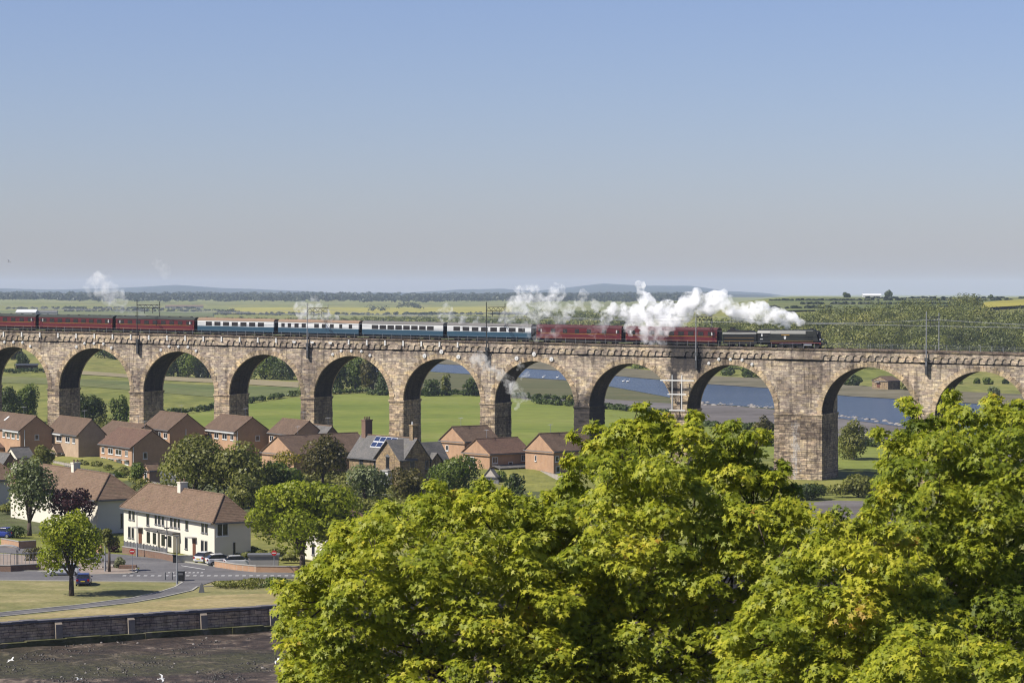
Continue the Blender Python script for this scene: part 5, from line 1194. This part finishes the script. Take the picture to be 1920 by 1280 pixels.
# shrubs massed in the gardens
P=[];Rr=[]
for (pts,r0,sp) in (([(470,958),(560,966),(640,962),(720,965),(800,962),(900,958),(960,950)],1.7,3.0),([(640,930),(720,936),(800,930),(900,935)],1.5,4),([(250,905),(300,925),(330,950)],1.2,4),([(0,905),(60,912),(95,900)],1.3,4),([(150,872),(190,880),(250,893)],.9,5),([(480,900),(560,908),(650,905)],1.5,4),([(95,1015),(150,1010),(200,1012)],.8,5),([(440,1046),(500,1052),(560,1050)],.9,5),([(1480,925),(1560,922),(1660,926)],.9,3),([(0,960),(30,964),(70,962)],1.1,3),([(478,1000),(540,1012),(600,1018)],1.6,4),([(95,893),(140,899),(190,903)],1.0,4),([(225,945),(240,930),(262,925)],.9,4),([(690,955),(760,950),(860,945)],1.5,4)):
    for a,b in zip(pts[:-1],pts[1:]):
        for i in range(int((b[0]-a[0])/sp)):
            f=rg.random(); q=onland(a[0]+(b[0]-a[0])*f,a[1]+(b[1]-a[1])*f+rg.uniform(-5,5)); r_=r0*rg.uniform(.6,1.3); P.append((q.x,q.y,q.z+r_*.6)); Rr.append(r_)
wood('garden_undergrowth','mixed dark and olive shrubs massed in the gardens between the houses',np.array(P),np.array(Rr),150,.34,LEAF['olive'],15)
# stones and tufts on the marsh, weed on the mud
def stones(name,label,n,fn,r0,r1,mat,seed,kind='stuff'):
    rg=random.Random(seed); V=[];T=[]
    for i in range(n):
        q=fn(rg); 
        if q is None: continue
        r_=rg.uniform(r0,r1); b=len(V); k=6
        ang=rg.random()*6; 
        for lv,(rr,zz) in enumerate(((1,0),(.8,.45))):
            for j in range(k): a=ang+2*pi*j/k; V.append((q.x+cos(a)*r_*rr*rg.uniform(.8,1.2),q.y+sin(a)*r_*rr*rg.uniform(.8,1.2),q.z-.05+zz*r_*rg.uniform(.7,1.1)))
        V.append((q.x,q.y,q.z+r_*.6))
        for j in range(k): j2=(j+1)%k; T+=[(b+j,b+j2,b+k+j2),(b+j,b+k+j2,b+k+j),(b+k+j,b+k+j2,b+2*k)]
    o=idxmesh(name,np.array(V),np.array(T),np.full(len(T),.5),mat); return tag(o,label,name.replace('_',' '),kind=kind)
M_stone2=mk_plain('shore stones',(.30,.27,.24),.9,var=.4,scale=.4); M_kelp=mk_plain('wet weed',(.035,.028,.018),.5,.4,var=.5,scale=.6)
stones('seaweed_clumps','dark clumps of seaweed and stones scattered on the tidal mud',2200,lambda g:(lambda x,y: onz(x,y,MUDZ))(g.uniform(-80,620),1192+ (g.random()**.8)*100),.04,.17,M_kelp,21)
stones('mud_stones','pale stones and shells scattered on the tidal mud',70,lambda g:onz(g.uniform(-80,620),1195+g.random()*90,MUDZ),.06,.20,M_stone2,22)
stones('shore_boulders','pale boulders along the muddy river edge',160,lambda g:(lambda x:onland(x,np.interp(x,[690,1150,1450,1720],[742,748,764,800])+g.uniform(-2.5,2.5)))(g.uniform(1290,1720)),.3,1.0,M_stone2,23)
# ---- birds
def gull(label,px,py,Y,rz,roll,span=1.25,group='gulls flying low over the mud'):
    P=onY(px,py,Y); r=thing('gull',label,'gull',P,rz,group); r.rotation_euler=(roll,0,rz); m=MB()
    rings=[(-.28,.02),(-.18,.06),(-.02,.085),(.12,.07),(.2,.045),(.26,.05),(.31,.03),(.37,.008)]
    V=[];Fc=[]
    for x,rr in rings: V+=[(x,rr*cos(2*pi*j/8),rr*sin(2*pi*j/8)) for j in range(8)]
    for i in range(len(rings)-1):
        for j in range(8): Fc.append((i*8+j,i*8+(j+1)%8,(i+1)*8+(j+1)%8,(i+1)*8+j))
    for s_ in (-1,1):
        h=span/2; b=len(V)
        V+=[(.12,s_*.05,.03),(-.06,s_*.05,.03),(.17,s_*h*.45,.17),(-.02,s_*h*.45,.16),(-.12,s_*h,.05),(-.16,s_*h*.98,.05),(.12,s_*.05,.0),(-.06,s_*.05,.0),(.17,s_*h*.45,.15),(-.02,s_*h*.45,.14)]
        Fc+=[(b,b+1,b+3,b+2),(b+2,b+3,b+5,b+4),(b+6,b+8,b+9,b+7),(b+8,b+4,b+5,b+9)]
    b=len(V); V+=[(-.25,.02,0),(-.25,-.02,0),(-.42,-.08,0),(-.42,.08,0)]; Fc.append((b,b+1,b+2,b+3))
    m.v=V; m.f=Fc; m.m=[0]*len(Fc); m.a=[.5]*len(Fc); m.build('body',M_white,r,smooth=True)
gull('white gull with raised wings low over the mud, bottom edge',303,1272,252,rad(20),rad(35),1.5)
gull('white gull beside the leftmost sycamore branches',521,1239,258,rad(150),rad(-30))
gull('white gull over the mud near the left frame edge',21,1237,262,rad(-30),rad(25))
gull('small white gull low at the bottom left',147,1273,254,rad(70),rad(10),1.0)
gull('tiny dark bird in the sky at the left',16,490,420,rad(70),rad(30),1.0)
def swan(label,px,py):
    P=onland(px,py,.3); m=MB(); m.tube((-.45,0,.15),(0,0,.2),.12,.26,8); m.tube((0,0,.2),(.4,0,.22),.26,.12,8); m.tube((.35,0,.25),(.5,0,.6),.06,.05,6); m.tube((.5,0,.6),(.45,0,.85),.05,.05,6); m.tube((.43,0,.85),(.62,0,.8),.07,.03,6)
    o=m.build('swan',M_white,smooth=True); o.location=P; tag(o,label,'swan','swans on the river'); o.scale=(1.3,1.3,1.3)
for (x,y,l) in ((1019,709,'white swan left on the water in the seventh arch'),(1045,710,'white swan right on the water in the seventh arch'),(1169,717,'left one of two swans in the eighth arch'),(1177,717.5,'right one of two swans in the eighth arch')): swan(l,x,y)
# ================================================================ steam
def steam(name,label,puffs,dens,tt,seed,nscale=.5,thr=.42,gain=5,yscale=1.0):
    rg=random.Random(seed)
    if name!='locomotive_smoke':
        thr+=.01; gain=5; nscale*=1.15; dens*=1.3; puffs=[(x,y,r_*1.25) for x,y,r_ in puffs]+[(x+rg.uniform(-7,7),y+r_*rg.uniform(.9,1.9),r_*.6) for x,y,r_ in puffs]
    bm=bpy.data.meshes.new(name); V=[];Fc=[]
    ico=bpy.data.meshes.new('tmp'); import bmesh
    b=bmesh.new(); bmesh.ops.create_icosphere(b,subdivisions=2,radius=1); iv=[v.co.copy() for v in b.verts]; iF=[[v.index for v in f.verts] for f in b.faces]; b.free(); bpy.data.meshes.remove(ico)
    def ball(c,r_):
        k=len(V); V.extend([(c.x+p.x*r_,c.y+p.y*r_,c.z+p.z*r_) for p in iv]); Fc.extend([tuple(k+i for i in f) for f in iF])
    for (x,y,rp) in puffs:
        s=s_of(x,tt); Y=bpt(s,tt).y+rg.uniform(-1,1); c=onY(x,y,Y); r_=rp*Y/F
        r_*=1.22; ball(c,r_*.82)
        for i in range(9):
            d=Vector((rg.gauss(0,1),rg.gauss(0,1),rg.gauss(0,1))).normalized(); q=rg.uniform(.28,.5); ball(c+d*r_*(.95-q*.5),r_*q)
    bm.from_pydata(V,[],Fc); o=bpy.data.objects.new(name,bm); COL.objects.link(o)
    md=o.modifiers.new('r','REMESH'); md.mode='VOXEL'; md.voxel_size=.28
    dg=bpy.context.evaluated_depsgraph_get(); ev=o.evaluated_get(dg); me=bpy.data.meshes.new_from_object(ev,depsgraph=dg); o.modifiers.clear(); o.data=me; bpy.data.meshes.remove(bm)
    n=len(me.vertices); co_=np.empty(n*3,np.float32); me.vertices.foreach_get('co',co_); co_=co_.reshape(-1,3); no=np.empty(n*3,np.float32); me.vertices.foreach_get('normal',no); no=no.reshape(-1,3)
    disp=np.array([noise.fractal(Vector(c)*.9,1.0,2.0,3) for c in co_.tolist()],np.float32)
    co_+=no*(disp*.35)[:,None]; me.vertices.foreach_set('co',co_.ravel()); me.update()
    t=NT(name+' volume'); p=t.pos(); nn=t.noise(p,nscale,4,.62,.6)
    d=t.math('MULTIPLY',t.math('MULTIPLY',t.math('SUBTRACT',nn,thr),gain,clamp=True),dens)
    v=t.node('ShaderNodeVolumePrincipled'); t.put(v.inputs['Color'],(.995,.995,.998)); t.put(v.inputs['Density'],d); v.inputs['Anisotropy'].default_value=.0
    t.t.links.new(v.outputs[0],t.out.inputs['Volume']); me.materials.clear(); me.materials.append(t.mat)
    try: t.mat.cycles.volume_step_rate=.6
    except Exception: pass
    return tag(o,label,'steam',kind='stuff')
steam('locomotive_smoke','thick white smoke billowing back from the locomotive chimney',[(1500,604,9),(1486,600,13),(1468,597,15),(1450,592,18),(1428,590,20),(1405,584,20),(1382,586,17),(1366,575,16),(1348,562,19),(1332,572,20),(1310,566,20),(1290,562,16),(1282,585,22),(1262,598,22),(1250,580,20),(1232,600,22),(1218,578,18),(1210,560,13),(1202,549,7),(1201,534,9),(1192,590,18),(1172,588,16),(1152,580,12),(1232,622,15),(1212,628,12),(1270,615,14),(1190,608,14)],1.4,TR+.6,1,.5,.42,4.5)
steam('drifting_steam','broken paler steam drifting above the middle coaches',[(985,556,15),(968,572,15),(998,543,9),(1008,566,12),(1044,552,13),(1045,539,7),(1030,574,13),(1094,550,7),(1088,566,9),(1066,582,11),(958,592,11),(1118,572,9),(945,600,9),(1140,590,11),(1005,590,11),(1050,600,9)],.50,TR+1,2,.5,.45,6)
steam('drifting_steam','thin veil of steam over the roof of the blue and maroon coaches',[(998,614,11),(985,606,9),(1046,622,9),(1012,622,9),(1030,630,7),(1130,612,10),(1110,620,8)],.16,TR-2.5,3,.5,.46,5)
steam('drifting_steam','smoke spilling down over the side of the front maroon coach',[(1216,614,13),(1236,624,12),(1206,630,9),(1250,610,11),(1180,612,9),(1226,638,7)],.42,TR-3.0,11,.5,.42,5)
steam('drifting_steam','small white puff above the grey roofed blue coach',[(838,582,11),(832,594,10),(846,600,9),(868,602,8),(893,604,7)],.48,TR,4,.6,.48,6)
steam('drifting_steam','white puff over the tan roofed blue coach',[(566,584,12),(578,590,12),(556,577,7),(592,574,9),(590,558,6),(612,594,10),(630,600,8)],.5,TR,5,.6,.48,6)
steam('drifting_steam','grey smudge of steam above the rear maroon coaches',[(195,538,15),(212,556,15),(183,524,12),(228,568,9),(170,535,9)],.2,TR,6,.4,.42,4)
steam('drifting_steam','very faint wisps of smoke near the dark left gantry',[(240,590,9),(268,585,8),(310,508,10),(296,496,8),(160,607,10),(185,612,8)],.06,TR,7,.5,.42,4)
steam('falling_steam','steam tumbling down in front of the seventh pier',[(892,670,11),(908,680,10),(924,692,9),(940,704,9),(954,716,10),(966,730,11),(974,744,10),(985,700,7),(978,686,6)],.42,-4.5,8,.6,.47,6)
# ================================================================ foreground sycamores (individual five-lobed leaves)
def mk_syc():
    t=NT('sycamore leaf'); a=t.attr()
    c=t.ramp(a,[(.0,(.10,.145,.02)),(.35,(.29,.345,.03)),(.65,(.53,.54,.042)),(.86,(.70,.64,.06)),(.95,(.60,.47,.04)),(1.0,(.55,.32,.05))])
    g=t.node('ShaderNodeNewGeometry').outputs['Backfacing']
    c=t.mix(t.math('MULTIPLY',g,.35),c,(.30,.36,.16))
    b=t.bsdf(c,.5,None,.2)
    tr=t.node('ShaderNodeBsdfTranslucent'); t.put(tr.inputs[0],t.mix(1.0,c,(1.15*ALB,1.2*ALB,.4*ALB),'MULTIPLY'))
    m=t.node('ShaderNodeMixShader'); m.inputs[0].default_value=.45
    t.t.links.new(b,m.inputs[1]); t.t.links.new(tr.outputs[0],m.inputs[2]); return t.done(m.outputs[0])
M_syc=mk_syc()
# leaf outline: base, then five pointed lobes ; x along the leaf
_o=[(0,0),(.12,.22),(-.06,.50),(.30,.20),(.62,.62),(.55,.17),(1.08,0),(.55,-.17),(.62,-.62),(.30,-.20),(-.06,-.50),(.12,-.22)]
LV=np.array([(x-.0,y,-.10*abs(y)-.12*x*x) for x,y in _o]); 
LT=np.array([(0,1,2),(0,2,3),(0,3,5),(3,4,5),(0,5,6),(0,6,7),(0,7,9),(7,8,9),(0,9,10),(0,10,11)])[:, :]
LT=np.array([(0,3,1),(1,3,2),(0,5,3),(3,5,4),(0,6,5),(0,7,6),(0,9,7),(7,9,8),(0,11,9),(9,11,10)])
def leaves(C,Xd,Zd,S,tone,name,parent):
    """C leaf base, Xd direction of the blade, Zd approx normal, S size"""
    Xd=Xd/np.linalg.norm(Xd,axis=1,keepdims=True); Yd=np.cross(Zd,Xd); Yd/=np.linalg.norm(Yd,axis=1,keepdims=True)+1e-9; Zn=np.cross(Xd,Yd)
    n=len(C); V=C[:,None,:]+S[:,None,None]*(LV[None,:,0:1]*Xd[:,None,:]+LV[None,:,1:2]*Yd[:,None,:]+LV[None,:,2:3]*Zn[:,None,:])
    T=(np.arange(n)[:,None,None]*len(LV)+LT[None]).reshape(-1,3)
    o=idxmesh(name,V.reshape(-1,3),T,np.repeat(tone,len(LT)),M_syc,parent)
    return o
def inpoly(x,y,P):
    c=False; j=len(P)-1
    for i in range(len(P)):
        if (P[i][1]>y)!=(P[j][1]>y) and x<(P[j][0]-P[i][0])*(y-P[i][1])/(P[j][1]-P[i][1])+P[i][0]: c=not c
        j=i
    return c
def edge_d(x,y,P):
    d=1e9
    for i in range(len(P)):
        ax,ay=P[i-1];bx,by=P[i]; dx,dy=bx-ax,by-ay; t=max(0,min(1,((x-ax)*dx+(y-ay)*dy)/(dx*dx+dy*dy+1e-9)))
        d=min(d,math.hypot(x-ax-t*dx,y-ay-t*dy))
    return d
def sycamore(label,poly,Y0,trunk_px,seed,space=50,tonebase=.45,sprigs=(),warm=()):
    """poly: outline of the crown as seen from the terrace; lobes fill it, lower ones bulge towards the viewer"""
    rg=random.Random(seed); rs=RS(seed); lob=[]; lay=[]
    xs=[p[0] for p in poly]; ys=[p[1] for p in poly]; y0=min(ys); y1=max(ys)
    for layer,(sp,dy) in enumerate(((space,0),(space*1.15,2.2),(space*1.5,4.5))):
        tries=0; acc=[]
        while tries<6000:
            tries+=1; x=rg.uniform(min(xs),max(xs)); y=rg.uniform(y0,y1)
            if not inpoly(x,y,poly): continue
            d=edge_d(x,y,poly)
            if d<14+layer*14: continue
            s_=min(sp,max(24,d*1.1))
            if any((x-a)**2+((y-b)*1.15)**2<s_*s_ for a,b,_ in acc): continue
            acc.append((x,y,d))
        for (x,y,d) in acc:
            r_=min(d*1.0,space*rg.uniform(.7,1.15)); r_=max(r_,18)
            bul=1.8*sstep(0,120,d)*(1-.3*layer); Y=Y0+dy-bul-(y-y0)/(y1-y0)*2.2+rg.uniform(-.9,.9)
            lob.append((x,y,r_,Y)); lay.append(layer)
    for (x,y,r_) in sprigs: lob.append((x,y,r_*1.25,Y0+rg.uniform(-.6,.6))); lay.append(-1)
    tx,tY=trunk_px; gz=float(mudf(0,Y0)); base=Vector(((tx-960)/F*Y0,Y0+1.0,gz))
    r=thing('sycamore_tree',label,'tree',base,0,'sycamores below the terrace')
    Cs=[];Rs=[];
    for (x,y,rp,Y) in lob: P=onY(x,y,Y); Cs.append(P-base); Rs.append(rp*Y/F)
    # rosettes
    RC=[];RN=[];RTo=[]
    for i,(c,R0) in enumerate(zip(Cs,Rs)):
        nr=int(12+105*R0*R0*(1.0 if lay[i]<1 else .7)); d=unit(nr,rs); d[:,2]=d[:,2]*.8+.22; d/=np.linalg.norm(d,axis=1,keepdims=True)
        f=(.45+.62*rs.rand(nr)**.7)[:,None]; sq=np.array([1.12,1.0,.72])
        RC.append(np.array(c)+d*f*R0*sq); RN.append(d); 
        px,py=lob[i][0],lob[i][1]; wv=0
        for (wx,wy_,wr) in warm: wv=max(wv,1-math.hypot(px-wx,py-wy_)/wr)
        RTo.append(np.clip(tonebase+rg.gauss(0,.09)+.24*max(0,wv)+rs.randn(nr)*.07,0,1))
    RC=np.vstack(RC);RN=np.vstack(RN);RTo=np.concatenate(RTo); n=len(RC)
    ax=RN*.55+np.array([0,0,.75])+.30*rs.randn(n,3)+np.array([-.15,-.15,0]); ax/=np.linalg.norm(ax,axis=1,keepdims=True)
    k=7; C=[];X=[];Z=[];S=[];Tn=[]
    a0=unit(n,rs); u=np.cross(ax,a0); u/=np.linalg.norm(u,axis=1,keepdims=True); v=np.cross(ax,u)
    for j in range(k):
        an=(2*pi*j/k+rs.randn(n)*.25)[:,None]; rd=u*np.cos(an)+v*np.sin(an)
        droop=(.25+.45*rs.rand(n))[:,None]; xd=rd*(1-.25*droop)-np.array([0,0,1])*droop*.9+ax*.15
        sz=(.095+.10*rs.rand(n)); st=rd*(.05+.06*rs.rand(n))[:,None]
        C.append(RC+st-ax*(.02+.10*rs.rand(n))[:,None]); X.append(xd); Z.append(ax+.25*rs.randn(n,3)); S.append(sz); Tn.append(np.clip(RTo+rs.randn(n)*.10,0,1))
    C=np.vstack(C);X=np.vstack(X);Z=np.vstack(Z);S=np.concatenate(S);Tn=np.concatenate(Tn)
    leaves(C,X,Z,S,Tn,'crown',r)
    # trunk, limbs and twigs
    m=MB(); fork=Vector((0,0,(Cs[0].z if Cs else 6)*0+max(2.5,min(c.z for c in Cs)*.55))); m.tube((0,0,-.6),fork,.34,.26,10)
    cen=sorted(range(len(Cs)),key=lambda i:Cs[i].z); hubs=[]
    K=9
    for i in range(K):
        q=Cs[int((i+.5)*len(Cs)/K)] if False else Cs[rg.randrange(len(Cs))]
        h=fork.lerp(q,.6)+Vector((0,1.0,0)); e1=fork.lerp(h,.45)+Vector((rg.uniform(-.2,.2),0,.45)); m.tube(fork-Vector((0,0,.3)),e1,.15,.11,7); m.tube(e1-(e1-fork).normalized()*.08,h,.11,.07,6); hubs.append(h)
    for i,(c,R0) in enumerate(zip(Cs,Rs)):
        cand=[Cs[j] for j in range(len(Cs)) if lay[j]==lay[i]+1 or (lay[i]<0 and lay[j]==0)] or hubs
        if lay[i]==2: cand=hubs
        h=min(cand,key=lambda h_:(h_-c).length); mid=h.lerp(c,.55)+Vector((rg.uniform(-.15,.15),rg.uniform(-.1,.1),-.12))
        w_=(.5,.7,1,1.5)[lay[i]+1]; m.tube(h,mid,.04*w_,.028*w_,5); m.tube(mid,c,.028*w_,.016*w_,5)
        for _ in range(3):
            d=Vector((rg.gauss(0,1),rg.gauss(0,1),abs(rg.gauss(0,.8)))).normalized(); m.tube(c,c+d*R0*.85,.014,.006,4,cap=False)
    m.build('trunk',M_bark,r,smooth=True)
    return n*k
nl=0
nl+=sycamore('broad yellow green sycamore filling the lower left of the foliage',[(512,1400),(530,1250),(515,1180),(520,1110),(560,1060),(600,1020),(625,985),(700,945),(750,925),(820,905),(900,902),(985,915),(1050,945),(1120,1010),(1170,1100),(1200,1400)],71,(820,0),31,50,.50,sprigs=((525,1098,14),(640,985,16),(720,945,16),(812,905,14),(905,905,14),(542,1240,16)),warm=((660,1000,60),(980,1120,70),(880,1170,40)))
nl+=sycamore('tallest yellow green sycamore standing before the eighth pier',[(960,1400),(950,1120),(960,1000),(985,925),(1045,900),(1055,850),(1110,815),(1130,790),(1180,770),(1215,775),(1245,780),(1300,775),(1320,800),(1350,830),(1400,850),(1440,865),(1480,880),(1510,930),(1525,985),(1500,1060),(1500,1400)],72.5,(1240,0),32,50,.50,sprigs=((1198,762,12),(1222,773,12),(1302,776,14),(1250,782,12),(1372,794,13),(1352,802,11),(1400,815,15),(1425,814,13),(1385,835,16),(1410,845,16),(1362,822,14),(1110,798,10),(1075,815,10),(1462,870,14)),warm=((1090,820,45),(1300,800,60),(1160,950,50),(1290,860,40),(1180,1060,60)))
nl+=sycamore('large green sycamore at the right edge with deep dark gaps',[(1570,1400),(1600,1100),(1590,1020),(1565,985),(1610,955),(1640,900),(1640,845),(1670,805),(1700,775),(1760,770),(1800,745),(1860,755),(1930,750),(2000,760),(2050,900),(2050,1400)],77,(1850,0),33,50,.42,sprigs=((1785,738,13),(1778,757,14),(1700,752,12),(1712,765,12),(1860,745,12),(1905,758,14),(1650,808,14),(1858,760,10),(1580,985,15)),warm=((1860,755,30),(1700,930,40)))
nl+=sycamore('smaller golden green sycamore in front between the two big ones',[(1330,1400),(1350,1190),(1400,1120),(1440,1050),(1500,1010),(1545,975),(1620,965),(1700,985),(1750,1050),(1790,1130),(1800,1400)],66,(1560,0),34,50,.53,sprigs=((1545,968,13),(1570,960,13),(1640,958,13),(1480,1008,14)),warm=((1640,1040,60),(1620,1080,60),(1600,1150,60),(1700,1000,50)))
nl+=sycamore('low sycamore crown at the bottom right corner',[(1560,1400),(1640,1200),(1720,1150),(1800,1170),(1900,1210),(1980,1240),(2000,1400)],62,(1800,0),35,50,.48)
print('leaves',nl)
